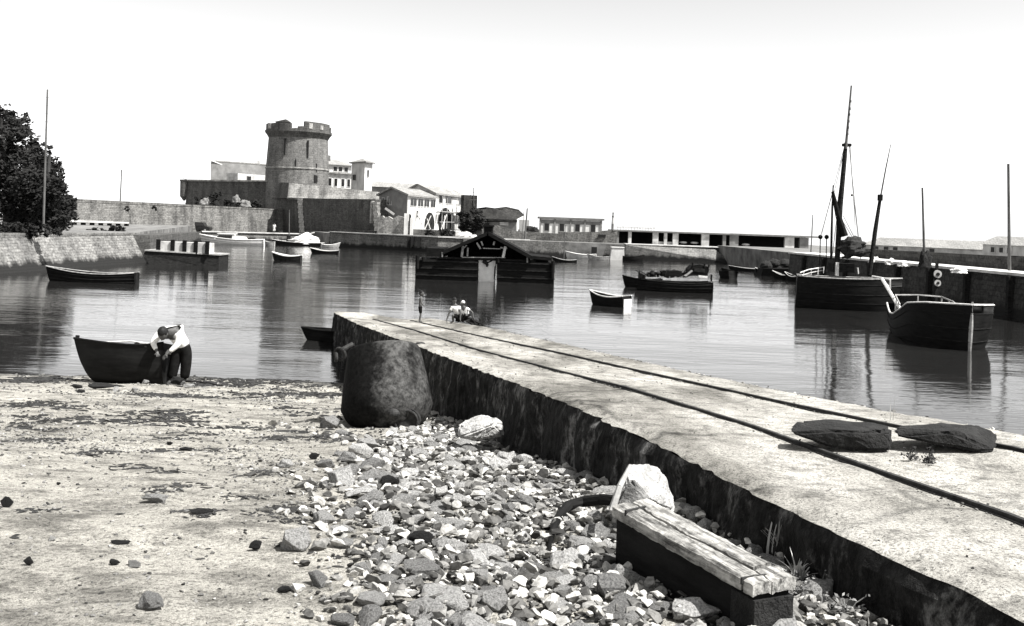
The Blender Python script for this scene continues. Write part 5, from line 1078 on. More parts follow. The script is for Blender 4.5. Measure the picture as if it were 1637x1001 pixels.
croucher('person with dark hair and white vest crouching and leaning on one arm', G2, s2,
  dict(pel=((.20, .05, .24), .13), wa=((.14, 0, .42), .12), ch=((.04, -.03, .60), .135), nk=((-.02, -.05, .76), .05), hb=((-.03, -.06, .82), .06), sl=((-.12, -.08, .62), .06), el=((-.24, -.1, .38), .042), wl=((-.32, -.12, .12), .028),
  sr=((.16, -.12, .64), .06), er=((.24, -.2, .42), .042), wr=((.22, -.25, .2), .028), hr=((.18, -.05, .22), .10), kr=((-.08, -.22, .34), .065), ar=((-.06, -.1, .06), .042), tr=((-.18, -.14, .03), .03), hl=((.24, .12, .2), .10), kl=((.0, .14, .30), .065), al=((.2, .2, .06), .04), tl=((.08, .24, .03), .03)),
  (-.035, -.08, .90), (.2, -.6, -.3), None, None, 'hair')
cq = at(744, 517, 1.3); G3 = V((cq.x, cq.y + .25, deckz(cq.x*math.cos(th) + cq.y*math.sin(th), cq.y))); s3 = .62
croucher('person in a white cap and white shirt crouching beside the broken timbers', G3, s3,
  dict(pel=((.02, .05, .22), .14), wa=((-.02, 0, .40), .13), ch=((-.10, -.03, .58), .14), nk=((-.15, -.05, .72), .05), hb=((-.16, -.06, .78), .06), sl=((-.24, .06, .58), .06), el=((-.26, .1, .36), .042), wl=((-.20, .0, .16), .028),
  sr=((.04, -.10, .62), .06), er=((.30, -.16, .46), .042), wr=((.34, -.2, .20), .028), hr=((.06, -.10, .2), .10), kr=((.22, -.28, .26), .065), ar=((.14, -.15, .05), .042), tr=((.26, -.2, .03), .03), hl=((-.06, .10, .2), .10), kl=((-.2, -.12, .28), .065), al=((-.1, .0, .05), .04), tl=((-.2, -.06, .03), .03)),
  (-.165, -.08, .86), (.4, -.4, -.5), None, None, 'shirt')
t = thing('timber_wreck', 'low pile of broken dark timbers beside the two crouching people', 'timber', at(760, 520, 1.2)); r = random.Random(3)
for k in range(9):
    a = W(746 + r.random()*10, 508 + r.random()*6, cq.y - .3 + .3*r.random()); b_ = W(762 + r.random()*14, 514 + r.random()*10, cq.y - .5); a.z = max(a.z, 1.28); b_.z = max(b_.z, 1.25); MB().tube(a, b_, .03 + .02*r.random(), n=5).build('timber', 'wood_dark', t)
for px in (766, 770): MB().tube(W(px, 518, cq.y - .4), W(px + r.uniform(-3, 3), 509, cq.y - .4), .02, n=5).build('timber', 'wood_dark', t)
# tiny figure on the low quay
q = W(438, 375, 154); t = thing('person', 'tiny distant person dressed in white standing on the low quay by the long wall', 'person', (q.x, q.y, 1.26)); b0 = V((q.x, q.y, 1.26))
nd = dict(pel=((0, 0, .9), .11), ch=((0, 0, 1.3), .13), nk=((0, 0, 1.46), .05), hb=((0, 0, 1.5), .06), sl=((-.17, 0, 1.38), .05), el=((-.22, 0, 1.1), .04), wl=((-.2, -.1, .88), .03), sr=((.17, 0, 1.38), .05), er=((.22, 0, 1.1), .04), wr=((.2, -.1, .88), .03), hr=((.09, 0, .82), .08), kr=((.1, -.02, .45), .055), ar=((.1, 0, .06), .04), hl=((-.09, 0, .82), .08), kl=((-.1, -.02, .45), .055), al=((-.1, 0, .06), .04))
E0 = chain('pel', 'ch', 'nk', 'hb') + chain('ch', 'sl', 'el', 'wl') + chain('ch', 'sr', 'er', 'wr') + chain('pel', 'hr', 'kr', 'ar') + chain('pel', 'hl', 'kl', 'al')
body = skinobj('body', nd, E0, 'skin', t, b0, sub=1); addhead(t, body, b0 + V((0, 0, 1.6)), (0, -1, 0), (0, 0, 1))
skinobj('clothes', {a: (nd[a][0], nd[a][1] + .025) for a in ('pel', 'ch', 'sl', 'el', 'sr', 'er', 'hr', 'kr', 'hl', 'kl')}, chain('pel', 'ch', 'sl', 'el') + chain('ch', 'sr', 'er') + chain('pel', 'hr', 'kr') + chain('pel', 'hl', 'kl'), 'shirt', t, b0, sub=1)
# ------------------------------------------------------------------ beached dinghy
db = at(198, 613, .34); t, T, h = boat('beached_dinghy', 'black dinghy propped on the beach at the water line, beside the bending person', 'boat', (db.x - .04, db.y + .2, bz(db.x, db.y) + .31), R(178), 1.9, 1.05, .50, 'tar_gloss', 'tar', im='wood', thw=2, pitch=R(1), roll=R(11), dr=.36, br=.10, tr=.7, tm=.42, rake=.32, gr=.025)
m = MB(); m.box((1.20, 0, .60), (.07, .06, .16)); xf(m, T).build('stem_head', 'tar', t)
m = MB(); m.ball((-.35, .42, .50), .08, 10, 8); m.ball((-.55, .44, .49), .05, 10, 8); xf(m, T).build('rowlock', 'tar', t)
m = MB(); m.ball((0, 0, 0), 1, 20, 12); m.v = [V((-.55 + p.x*.42*(1 + .3*noise.noise(p*2)), p.y*.38, .42 + p.z*.11)) for p in m.v]; xf(m, T); o = m.build('canvas_bundle', 'canvas', org=T @ V((-.5, 0, .4))); tag(o, 'white cloth bundled in the stern of the beached dinghy', 'cloth')
m = MB(); m.path([T @ V((.9, -.3, .55)), T @ V((.0, -.1, .62)), T @ V((-.7, .1, .56))], .02, 6); o = m.build('oar', 'wood_pale', org=T @ V((0, 0, .5))); tag(o, 'pale oar lying along the inside of the beached dinghy', 'oar')
# ------------------------------------------------------------------ stones
def rockmesh(name, seed, dims=(1, .8, .55), npts=16, rough_=.10, lvl=2, mat='stone', bev=.07):
    r = random.Random(seed); bm = bmesh.new()
    for _ in range(npts):
        d = V((r.gauss(0, 1), r.gauss(0, 1), r.gauss(0, 1))).normalized(); k = .8 + .25*r.random()
        bm.verts.new((d.x*dims[0]*k, d.y*dims[1]*k, d.z*dims[2]*k))
    res = bmesh.ops.convex_hull(bm, input=bm.verts); bmesh.ops.delete(bm, geom=[v for v in bm.verts if not v.link_faces], context='VERTS')
    if bev: bmesh.ops.bevel(bm, geom=bm.edges[:], offset=bev, segments=1, affect='EDGES', clamp_overlap=True)
    if lvl:
        bmesh.ops.triangulate(bm, faces=bm.faces[:]); bmesh.ops.subdivide_edges(bm, edges=[e for e in bm.edges if e.calc_length() > .2], cuts=lvl, use_grid_fill=True)
        for v in bm.verts: v.co += v.co.normalized()*rough_*(noise.noise(v.co*2.5 + V((seed, 0, 0))) + .5*noise.noise(v.co*7 + V((0, seed, 0))))
    bmesh.ops.recalc_face_normals(bm, faces=bm.faces[:])
    me = bpy.data.meshes.new(name); bm.to_mesh(me); bm.free(); me.materials.append(M[mat]); return me
protos = [rockmesh('beach_stone', 100 + i, ((1, .8, .5), (1, .6, .45), (1, .9, .6), (1, .7, .32), (1, .55, .5), (1, .85, .38))[i % 6], 11 + i % 6) for i in range(16)]
def ground(x, y): return bz(x, y)
def stone(x, y, s, me, z=None, rot=None, sc=(1, 1, 1), sink=.25, r=rnd):
    o = bpy.data.objects.new('beach_stone', me); C.objects.link(o)
    rot = rot or (r.uniform(-.24, .24), r.uniform(-.24, .24), r.uniform(0, 6.28))
    o.rotation_euler = rot; o.scale = (s*sc[0], s*sc[1], s*sc[2]); o.location = (x, y, (ground(x, y) if z is None else z) + s*.5*(1 - sink)*.6); return o
# density of the stone bank, read over the ground
def edgeY(x): return (EO - x*math.cos(th))/math.sin(th)
def dens(px, py):
    if py < 660: return 0
    left = lerp([660, 690, 730, 780, 850, 930, 1010], [690, 580, 540, 470, 490, 480, 520], py)
    return max(0, min(1, ((px - left + 50)/230 if px > left - 50 else 0)**1.5 + .12*noise.noise(V((px*.02, py*.03, 0)))))
def dens2(px, py):      # loose grit and pebbles on the sand
    d = .10
    d += .55*max(0, 1 - ((px - 80)/190)**2 - ((py - 700)/40)**2) + .25*max(0, 1 - ((px - 450)/110)**2 - ((py - 625)/22)**2)
    d += .3*max(0, 1 - ((px - 420)/180)**2 - ((py - 720)/60)**2) + .25*max(0, 1 - ((px - 440)/80)**2 - ((py - 800)/80)**2)
    return d*(.5 + max(0, noise.noise(V((px*.012, py*.03, 4))))*2.2)
r = random.Random(11); big = []; small = []
tries = 0
fixed = []
def free(x, y, rad):
    for (a, b_, c_) in big[-900:]:
        if (a - x)**2 + (b_ - y)**2 < (.62*(c_ + rad))**2: return False
    return True
while len(big) < 300 and tries < 40000:
    tries += 1; Y = 3.9 + 9.5*r.random()**1.5; x = -2.6 + 4.6*r.random()
    if x > slipX(EO, Y) - .06: continue
    px, py = proj((x, Y, bz(x, Y)))
    if not (430 < px < 1500 and py < 1040) or r.random() > dens(px, py): continue
    s = .052 + .095*r.random()**2.2 + .004*Y
    if len(big) > 250: s *= .75
    if free(x, Y, s): big.append((x, Y, s))
for (x, y, s) in big:
    o = stone(x, y, s, r.choice(protos), r=r, sc=(1, 1, r.uniform(.8, 1.2))); tag(o, 'angular pale stone lying in the bank of loose stones beside the slipway', 'stone', 'loose stones banked beside the slipway')
# the rest of the bank: one mesh of shingle
small_p = []
for i in range(10):
    rr = random.Random(500 + i); bm = bmesh.new()
    for _ in range(12):
        d = V((rr.gauss(0, 1), rr.gauss(0, 1), rr.gauss(0, 1))).normalized(); bm.verts.new((d.x, d.y*.8, d.z*.55))
    bmesh.ops.convex_hull(bm, input=bm.verts); bmesh.ops.delete(bm, geom=[v for v in bm.verts if not v.link_faces], context='VERTS'); bmesh.ops.recalc_face_normals(bm, faces=bm.faces[:]); bm.verts.index_update()
    small_p.append(([v.co.copy() for v in bm.verts], [[v.index for v in f.verts] for f in bm.faces])); bm.free()
class Peb:
    def __init__(s): s.m = MB(); s.t = []
    def add(s, x, y, z, k, tone, r):
        vs, fs = r.choice(small_p); e = Matrix.Rotation(r.uniform(0, 6.28), 3, 'Z') @ Matrix.Rotation(r.uniform(-.5, .5), 3, 'X') @ Matrix.Rotation(r.uniform(-.5, .5), 3, 'Y'); o = V((x, y, z))
        n = len(s.m.v); s.m.v += [o + e @ (v*k) for v in vs]; s.m.f += [[i + n for i in f] for f in fs]; s.t += [tone]*len(fs)
P1_ = Peb(); n = 0
while n < 7000:
    Y = 3.6 + 12.5*r.random()**1.35; x = -3.2 + 5.6*r.random()
    if x > slipX(EO, Y) - .01: continue
    px, py = proj((x, Y, bz(x, Y)))
    if px > 1660 or py > 1060 or px < 400 or r.random() > dens(px, py)*1.15: continue
    k = (.014 + .042*r.random()**2.6)*(1 + .05*(Y - 5)); P1_.add(x, Y, bz(x, Y) + k*.25 + .055*r.random()**2*dens(px, py), k, r.random()**1.25, r); n += 1
tag(P1_.m.build('shingle', 'shingle', attr=P1_.t), kind='stuff')
P2_ = Peb(); n = 0; tr_ = 0
while n < 6500 and tr_ < 200000:
    tr_ += 1; Y = 4.2 + 21*r.random()**1.2; x = -.56*Y + (slipX(EO, Y) + .56*Y)*r.random()
    px, py = proj((x, Y, bz(x, Y)))
    if px < -40 or px > 760 or py > 1040 or bz(x, Y) < .01 or r.random() > dens2(px, py)*2.2: continue
    k = (.005 + .013*r.random()**2.2)*(1 + .09*(Y - 5)); P2_.add(x, Y, bz(x, Y) + k*.2, k, r.random()*.55, r); n += 1
tag(P2_.m.build('grit', 'shingle', attr=P2_.t), kind='stuff')
# wrack: dark flattened strands
P3_ = Peb(); wr = MB(); tr_ = 0; n = 0
strips = [(150, 470, 603, 607, 6), (20, 130, 604, 612, 5), (225, 370, 636, 648, 5), (390, 530, 632, 642, 5), (20, 120, 652, 662, 3), (180, 320, 664, 672, 3), (20, 480, 676, 692, 4), (370, 560, 690, 712, 4), (300, 560, 603, 622, 6), (230, 290, 792, 806, 1), (290, 340, 820, 826, 1), (440, 500, 808, 830, 2), (30, 500, 625, 720, 6), (20, 480, 700, 860, 5)]
clus = []
for (xa, xb, ya, yb, w_) in strips:
    for _ in range(int(w_*2.5)): clus.append((r.uniform(xa, xb), r.uniform(ya, yb), r.uniform(8, 30), w_))
for (cx_, cy_, sp, w_) in clus:
    for _ in range(int(12 + sp*1.3)):
        px = r.gauss(cx_, sp); py = r.gauss(cy_, sp*.09); a, b_ = ray(px, py)
        if b_ < .02: continue
        z = .3; 
        for _i in range(5): Y = (HC - z)/b_; z = bz(a*Y, Y)
        if z < -.02 or a*Y > slipX(EO, Y): continue
        k = .0022*Y*(.5 + 1.1*r.random()); vs, fs = r.choice(small_p); e = Matrix.Rotation(r.uniform(0, 6.28), 3, 'Z') @ Matrix.Diagonal((1.9, .7, .5)) @ Matrix.Rotation(r.uniform(-1, 1), 3, 'X')
        n_0 = len(wr.v); wr.v += [V((a*Y, Y, z + k*.15)) + e @ (v*k) for v in vs]; wr.f += [[i + n_0 for i in f] for f in fs]
for _ in range(15000):      # dark weed flakes under the bank stones, their tone standing in for gap shade
    Y = 3.6 + 12*r.random()**1.35; x = -3.0 + 5.4*r.random()
    if x > slipX(EO, Y) - .01: continue
    px, py = proj((x, Y, bz(x, Y)))
    if r.random() > dens(px, py)**1.3: continue
    k = .016*(.5 + r.random()); vs, fs = r.choice(small_p); e = Matrix.Rotation(r.uniform(0, 6.28), 3, 'Z') @ Matrix.Diagonal((1.8, 1.0, .4)); n_0 = len(wr.v); wr.v += [V((x, Y, bz(x, Y) + .004)) + e @ (v*k) for v in vs]; wr.f += [[i + n_0 for i in f] for f in fs]
tag(wr.build('seaweed_and_gap_shade', 'weed'), kind='stuff')
# single stones on the sand
def ondeck(px, py, guess=2.0):
    a, b_ = ray(px, py); z = guess
    for _ in range(8): Y = (HC - z)/b_; z = bz(a*Y, Y)
    return V((a*Y, Y, z))
def solo(px, py, wpx, hpx, label, mat='stone', seed=1, dims=None, name='beach_stone', rz=0, tone=None):
    p = ondeck(px, py); k = p.y/1600; me = rockmesh(name, 900 + seed, (1, .75, 1), 14, .12, 2, mat, .06); o = bpy.data.objects.new(name, me); C.objects.link(o)
    o.scale = (wpx*k/2, wpx*k/2*.9, hpx*k/2*1.05); o.location = (p.x, p.y + wpx*k*.3, p.z + hpx*k*.36); o.rotation_euler = (0, 0, rz); return tag(o, label, 'stone')
for a in ((409, 882, 27, 20, 'dark cube shaped stone lying alone on the sand left of the stone bank', 'rock_dark', 1), (43, 905, 18, 16, 'small dark squarish stone on the sand near the lower left corner', 'rock_dark', 2),
    (78, 866, 20, 12, 'small grey stone on the sand, upper of two near the left edge', 'stone', 3), (180, 905, 22, 14, 'grey stone on the sand, left one of a touching pair', 'rock_dark', 4), (211, 909, 30, 12, 'flat grey stone on the sand, right one of a touching pair', 'stone', 5),
    (188, 872, 36, 8, 'thin flat dark stone above the touching pair of stones', 'rock_dark', 6), (243, 806, 46, 20, 'pale stone with dark hollow underside in the middle of the sand', 'stone', 7), (318, 824, 44, 9, 'long dark flat stone on the sand', 'rock_dark', 8), (297, 821, 14, 7, 'tiny white pebble touching the long dark flat stone', 'rock_white', 9),
    (232, 978, 66, 30, 'largest stone on the sand, pale and broad, at the lower left', 'stone', 10), (453, 950, 26, 14, 'small dark stone at the lower left border of the stone bank', 'rock_dark', 11), (8, 812, 22, 20, 'dark stone cut by the left edge of the picture', 'rock_dark', 12),
    (270, 712, 12, 8, 'small dark round stone in the middle distance of the sand', 'rock_dark', 13), (296, 721, 24, 7, 'flat grey slab beside the small dark round stone', 'rock_dark', 14), (500, 735, 20, 14, 'dark stone at the upper left of the stone bank', 'rock_dark', 15), (92, 776, 9, 6, 'tiny dark pebble left of the pale stone with hollow underside', 'rock_dark', 16), (137, 742, 8, 6, 'tiny white pebble on the gritty patch at left', 'rock_white', 17), (290, 787, 10, 9, 'small white upright pebble above the long dark flat stone', 'rock_white', 18),
    (620, 788, 34, 26, 'dark squarish stone in the upper part of the stone bank', 'rock_dark', 19), (672, 878, 46, 34, 'black wedge shaped stone in the middle of the stone bank', 'rock_dark', 20), (668, 930, 80, 36, 'long pale boulder low in the stone bank, dark underneath', 'stone', 21), (590, 975, 56, 34, 'broad white boulder at the bottom of the stone bank', 'rock_white', 22),
    (700, 808, 66, 18, 'long pale slab tilted on the upper stone bank', 'stone', 23), (925, 884, 62, 26, 'flat grey slab left of the grooved beam, in its shadow edge', 'stone', 24), (1120, 945, 34, 22, 'white stone left of the lower end of the grooved beam', 'rock_white', 25), (880, 940, 60, 26, 'pale faceted boulder in the lower stone bank, below the grey slab', 'stone', 26), (760, 935, 44, 30, 'pale lumpy boulder in the lower middle of the stone bank', 'stone', 27),
    (1185, 985, 30, 24, 'round grey stone below the end of the grooved beam', 'stone', 28), (1440, 990, 26, 34, 'pale upright stone at the bottom, right of the grass tufts', 'rock_white', 29), (1412, 992, 26, 26, 'round grey stone at the bottom, touching the pale upright stone', 'stone', 30), (1172, 858, 30, 14, 'pale broken stone between the beam and the slipway wall', 'rock_white', 31), (1190, 848, 15, 12, 'small white pebble between the beam and the slipway wall', 'rock_white', 32), (1095, 826, 30, 24, 'grey broken stone right of the white boulder', 'stone', 33), (1252, 905, 16, 14, 'white pebble among the grass blades by the beam end', 'rock_white', 34), (1318, 930, 36, 20, 'white stone in the weeds at the foot of the slipway wall', 'rock_white', 35)): solo(*a)
for i, (px, py, w_, h_, lab, mt) in enumerate(((184, 622, 13, 11, 'pale round stone under the beached dinghy, left one', 'stone'), (214, 625, 15, 12, 'pale round stone under the beached dinghy, right one', 'stone'), (231, 612, 17, 9, 'pale flat stone at the stern of the beached dinghy', 'stone'), (127, 624, 16, 8, 'grey stone under the bow of the beached dinghy', 'rock_dark'), (283, 612, 28, 18, 'grey weedy rock behind the feet of the bending person', 'rock_dark'), (162, 618, 70, 10, 'long dark weedy rock under the beached dinghy', 'rock_dark'), (118, 616, 26, 8, 'dark weedy rock left of the beached dinghy', 'rock_dark'), (300, 616, 24, 7, 'low grey rock right of the bending person', 'stone'))):
    solo(px, py, w_, h_, lab, mt, 60 + i)
# dark branch on the sand right of the person
m = MB(); pts = [ondeck(px, py, .3) + V((0, 0, .03)) for px, py in ((292, 611), (310, 612), (330, 614), (352, 619), (385, 623))]; m.path(pts, [.035, .03, .028, .022, .012], 6); tag(m.build('driftwood', 'wood_dark', org=pts[0]), 'thin dark branch of driftwood on the sand right of the bending person', 'driftwood')
# bigger shaped boulders
def boulder(name, label, center, pts_, mat, seed, rough_=.03, cuts=3):
    bm = bmesh.new()
    for p in pts_: bm.verts.new(p)
    bmesh.ops.convex_hull(bm, input=bm.verts); bmesh.ops.delete(bm, geom=[v for v in bm.verts if not v.link_faces], context='VERTS')
    bmesh.ops.bevel(bm, geom=bm.edges[:], offset=.018, segments=2, affect='EDGES', clamp_overlap=True); bmesh.ops.triangulate(bm, faces=bm.faces[:])
    for _ in range(cuts): bmesh.ops.subdivide_edges(bm, edges=[e for e in bm.edges if e.calc_length() > .04], cuts=1, use_grid_fill=True)
    c = sum((v.co for v in bm.verts), V())/len(bm.verts)
    for v in bm.verts: v.co += (v.co - c).normalized()*rough_*(noise.noise(v.co*6 + V((seed, 0, 0))) + .5*noise.noise(v.co*16) + .3*noise.noise(v.co*40))
    bmesh.ops.recalc_face_normals(bm, faces=bm.faces[:]); me = bpy.data.meshes.new(name); bm.to_mesh(me); bm.free(); me.materials.append(M[mat]); o = bpy.data.objects.new(name, me); C.objects.link(o); o.location = center; return tag(o, label, 'boulder')
def bpts(Y, front, dy, z0, gx0):   # silhouette pixels at distance Y, pushed back by dy
    res = []
    for (px, py, a) in front: p = W(px, py, Y + a); res.append(p)
    return res
Yr = 6.05; pts_ = [W(px, py, Yr + a) for px, py, a in ((985, 815, -.05), (1008, 741, .10), (1000, 748, -.02), (1030, 740, .22), (1062, 752, .26), (1066, 778, .24), (1080, 800, .2), (1075, 815, .1), (1040, 800, -.08), (1000, 770, -.08), (990, 830, .0), (1070, 830, .15), (1040, 830, -.05), (1030, 745, .36), (1060, 780, .42))]
cc = sum(pts_, V())/len(pts_); boulder('boulder', 'big bright white boulder at the head of the grooved beam, against the slipway wall', cc, [p - cc for p in pts_], 'rock_white', 3)
pts_ = [W(px, py, Yr - .12 + a) for px, py, a in ((983, 806, 0), (1006, 766, 0), (1014, 764, .05), (1042, 800, .02), (1036, 812, 0), (986, 822, 0), (1010, 770, .12), (1040, 806, .12))]
cc = sum(pts_, V())/len(pts_); boulder('boulder', 'grey triangular stone between the white boulder and the grooved beam', cc, [p - cc for p in pts_], 'stone', 5, .015, 2)
Yr = 10.3; pts_ = [W(px, py, Yr + a) for px, py, a in ((731, 681, .05), (740, 672, .25), (775, 663, .3), (797, 667, .3), (805, 678, .2), (790, 678, -.05), (765, 688, -.1), (735, 698, -.1), (733, 700, .05), (805, 700, .15), (765, 703, -.05), (800, 680, .5), (745, 680, .5))]
cc = sum(pts_, V())/len(pts_); boulder('boulder', 'white slab like boulder leaning at the foot of the slipway wall, right of the buoy', cc, [p - cc for p in pts_], 'rock_white', 9)
# ------------------------------------------------------------------ grooved beam
p_fl, p_fr, p_nl, p_nr = at(979, 808, 2.74), at(1033, 794, 2.76), at(1204, 934, 2.72), at(1259, 913, 2.73)
t = thing('grooved_beam', 'weathered pale wooden beam split lengthwise, lying raised beside the slipway wall', 'beam', (p_fl + p_nr)/2)
dl = (p_nl - p_fl); ax = dl.normalized(); wv = (p_fr - p_fl); wv = wv - ax*wv.dot(ax); wv2 = (p_nr - p_nl); wv2 = wv2 - ax*wv2.dot(ax); up = V((0, 0, 1))
def beampart(u0, u1, l0, l1, th_, name, mat, seed):
    m = MB(); nL, nW = 46, 7; top = []
    for i in range(nL + 1):
        for j in range(nW + 1):
            s = l0 + (l1 - l0)*i/nL; wob = .035*math.sin(s*9 + 1.2) + .02*math.sin(s*23); uu0 = u0 + (wob if u0 > .01 else 0); uu1 = u1 + (wob if u1 < .99 else 0)
            u = uu0 + (uu1 - uu0)*j/nW; p = p_fl + dl*s + wv.lerp(wv2, s)*u; edge = 1 if j in (0, nW) else 0
            m.v.append(p + up*(.006*noise.noise(V((s*30, u*8, seed))) + .004*noise.noise(V((s*8, u*60, seed))) - .007*edge))
    n1 = len(m.v); m.v += [p - up*th_ + up*(.003*noise.noise(p*9)) for p in m.v[:n1]]; Q = nW + 1
    for i in range(nL):
        for j in range(nW): a = i*Q + j; m.f.append((a, a + Q, a + Q + 1, a + 1)); m.f.append((n1 + a, n1 + a + 1, n1 + a + Q + 1, n1 + a + Q))
        for j in (0, nW): a = i*Q + j; m.f.append((a, n1 + a, n1 + a + Q, a + Q))
    for i in (0, nL):
        for j in range(nW): a = i*Q + j; m.f.append((a, a + 1, n1 + a + 1, n1 + a))
    bm = bmesh.new(); me0 = bpy.data.meshes.new('x'); me0.from_pydata([tuple(v) for v in m.v], [], m.f); bm.from_mesh(me0); bmesh.ops.recalc_face_normals(bm, faces=bm.faces[:]); m.v = [v.co.copy() for v in bm.verts]; m.f = [[v.index for v in f.verts] for f in bm.faces]; bm.free()
    return m.build(name, mat, t)
mm, nt, b = newmat('beam_wood'); ax2 = math.atan2(ax.y, ax.x); tc = nt.nodes.new('ShaderNodeTexCoord'); mp = nt.nodes.new('ShaderNodeMapping'); mp.vector_type = 'TEXTURE'; mp.inputs['Rotation'].default_value = (0, 0, ax2); mp.inputs['Scale'].default_value = (8, .55, .7); nt.links.new(tc.outputs['Object'], mp.inputs['Vector'])
fw = noi(nt, mp.outputs[0], 16, 7, .7); f2 = noi(nt, tc.outputs['Object'], 13, 5, .7)
c = mixc(nt, 1., ramp(nt, fw, [(.38, .06), (.5, .27), (.7, .50)]), ramp(nt, f2, [(.35, .45), (.55, 1.1)]), 'MULTIPLY'); nt.links.new(c, b.inputs['Base Color']); b.inputs['Roughness'].default_value = .9; b.inputs['Specular IOR Level'].default_value = .15; bump(nt, b, math_(nt, 'ADD', fw, f2), .8, .012); M['beamwood'] = mm
beampart(.0, .44, 0, .93, .05, 'plank', 'beamwood', 1); beampart(.53, 1.0, 0, .86, .05, 'plank', 'beamwood', 2)
beampart(.0, .46, .945, 1.0, .05, 'end_plank', 'beamwood', 3); beampart(.49, 1.0, .885, 1.0, .055, 'end_plank', 'beamwood', 4)
m = MB(); q = p_fl + dl*.94 + wv*.5; m.box(q - up*.02 + up*.0, (.012, wv2.length*1.04, .03), ax2); m.build('strap', 'iron', t)
q = p_fl + dl*.09 + wv*.5; m = MB(); m.box(q - up*.012, (.014, wv.length*1.04, .03), ax2 + .25); m.build('strap', 'iron', t)
m = MB(); q = p_nl + wv2*.5 - ax*.14 - up*.20; m.box(q + ax*.06, (.16, wv2.length*.9, .24), ax2); m.build('end_block', 'rock_dark', t)
m = MB(); q = p_fl + dl*.5 + wv*.5 - up*.18; m.box(q, (dl.length*.97, wv.length*.82, .26), ax2); m.build('under_plank_shade', 'tar', t)  # black body added below the planks to stand in for their shade
m = MB(); q = p_fl + dl*.28 + wv*.5 - up*.27; m.box(q - up*.03, (.3, wv.length*.7, .16), ax2); m.build('support_block', 'wood_dark', t)
m = MB(); pts = [ondeck(px, py, 2.4) + V((0, 0, h_)) for px, py, h_ in ((988, 832, .12), (962, 826, .11), (932, 824, .09), (908, 828, .08), (893, 842, .06), (883, 862, .05), (877, 892, .03))]; m.path(pts, [.034, .036, .036, .034, .028, .020, .010], 8); tag(m.build('curved_black_piece', 'tar', org=pts[0]), 'black curved piece lying on the stones at the upper left end of the beam', 'timber')  # black tapering curve laid over the stones, left of the beam
m = MB(); pts = [ondeck(px, py, 2.4) + V((0, 0, .05)) for px, py in ((905, 826), (880, 819), (850, 823), (822, 829), (795, 828))]; m.path(pts, .007, 5); tag(m.build('old_cable', 'iron', org=pts[0]), 'thin dark cable trailing left over the stones from the black curved piece', 'cable')
a, b_ = W(1008, 744, 5.88), W(978, 812, 5.72); m = MB(); m.path([a, a.lerp(b_, .5) + V((-.01, -.01, 0)), b_ - V((0, 0, .02))], [.012, .018, .022], 7); tag(m.build('iron_prong', 'wood', org=b_), 'thin upright splinter leaning on the left side of the white boulder', 'splinter')
# ------------------------------------------------------------------ mooring buoy
pb_ = ondeck(608, 684, 1.3); by = pb_.y + .55; k = by/1600
t = thing('mooring_buoy', 'big rusty iron mooring buoy shaped like a cone, lying tilted beside the slipway wall', 'buoy', (W(608, 684, by).x, by, pb_.z))
def bp2(px, py): return W(px, py, by)
topc, botc = bp2(625, 556), bp2(613, 655); axis = V((.13, -.34, -.93)).normalized(); wid = 70*k
B0 = V((bp2(612, 560).x, by + .12, bp2(612, 560).z)); rotm = axis.to_track_quat('Z', 'Y').to_matrix()
prof_b = [(0.01, -.02), (wid*.60, -.02), (wid*.78, -.005), (wid*.83, .03), (wid*.92, .3), (wid*.99, .55), (wid*1.04, .75), (wid*.95, .86), (wid*.82, .97), (wid*.62, 1.05), (wid*.35, 1.10), (.01, 1.12)]
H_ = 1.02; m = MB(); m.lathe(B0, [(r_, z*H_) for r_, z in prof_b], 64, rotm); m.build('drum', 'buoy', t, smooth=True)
for z in (): m = MB(); rr_ = lerp([0, .05, .3, .55, .75, .88, .96], [wid*.83, wid*.86, wid*.93, wid*.98, wid, wid*.98, wid*.9], z); m.lathe(B0, [(rr_ - .005, z*H_ - .022), (rr_ + .014, z*H_ - .02), (rr_ + .014, z*H_ + .02), (rr_ - .005, z*H_ + .022)], 64, rotm); m.build('riveted_band', 'iron', t)
m = MB()
for i in range(40):
    for z in (.03,): a = i/40*2*math.pi; rr_ = wid*.795; p = B0 + rotm @ V((rr_*math.cos(a), rr_*math.sin(a), z*H_ + .03)); m.ball(p, .012, 6, 4)

def ringmesh(c, R_, r_, nrm, n=22):
    d = V(nrm).normalized(); u = d.orthogonal().normalized(); w_ = d.cross(u); m = MB(); m.path([V(c) + u*R_*math.cos(2*math.pi*i/n) + w_*R_*math.sin(2*math.pi*i/n) for i in range(n + 1)], r_, 7); return m
q = bp2(548, 563) + V((0, -.2, 0)); ringmesh(q, .075, .022, (.5, 1, .2)).build('ring', 'iron', t); ringmesh(q + V((-.05, 0, -.04)), .05, .02, (1, .3, 0)).build('shackle', 'iron', t)
m = MB(); m.tube(q + V((.03, 0, .06)), q + V((.14, .1, .12)), .03, n=8); m.build('lug', 'iron', t)
q = bp2(657, 660) + V((0, -.56, 0)); m = MB(); m.tube(q + V((0, .2, .0)), q, .165, n=24); m.build('end_cap', 'iron', t); m = MB(); m.ball(bp2(639, 645) + V((0, -.68, 0)), .06, 12, 8, (1.3, 1, 1)); m.build('boss', 'iron', t)
ringmesh(q + V((0, -.02, 0)), .14, .016, (0, 1, 0)).build('cap_rim', 'iron', t)
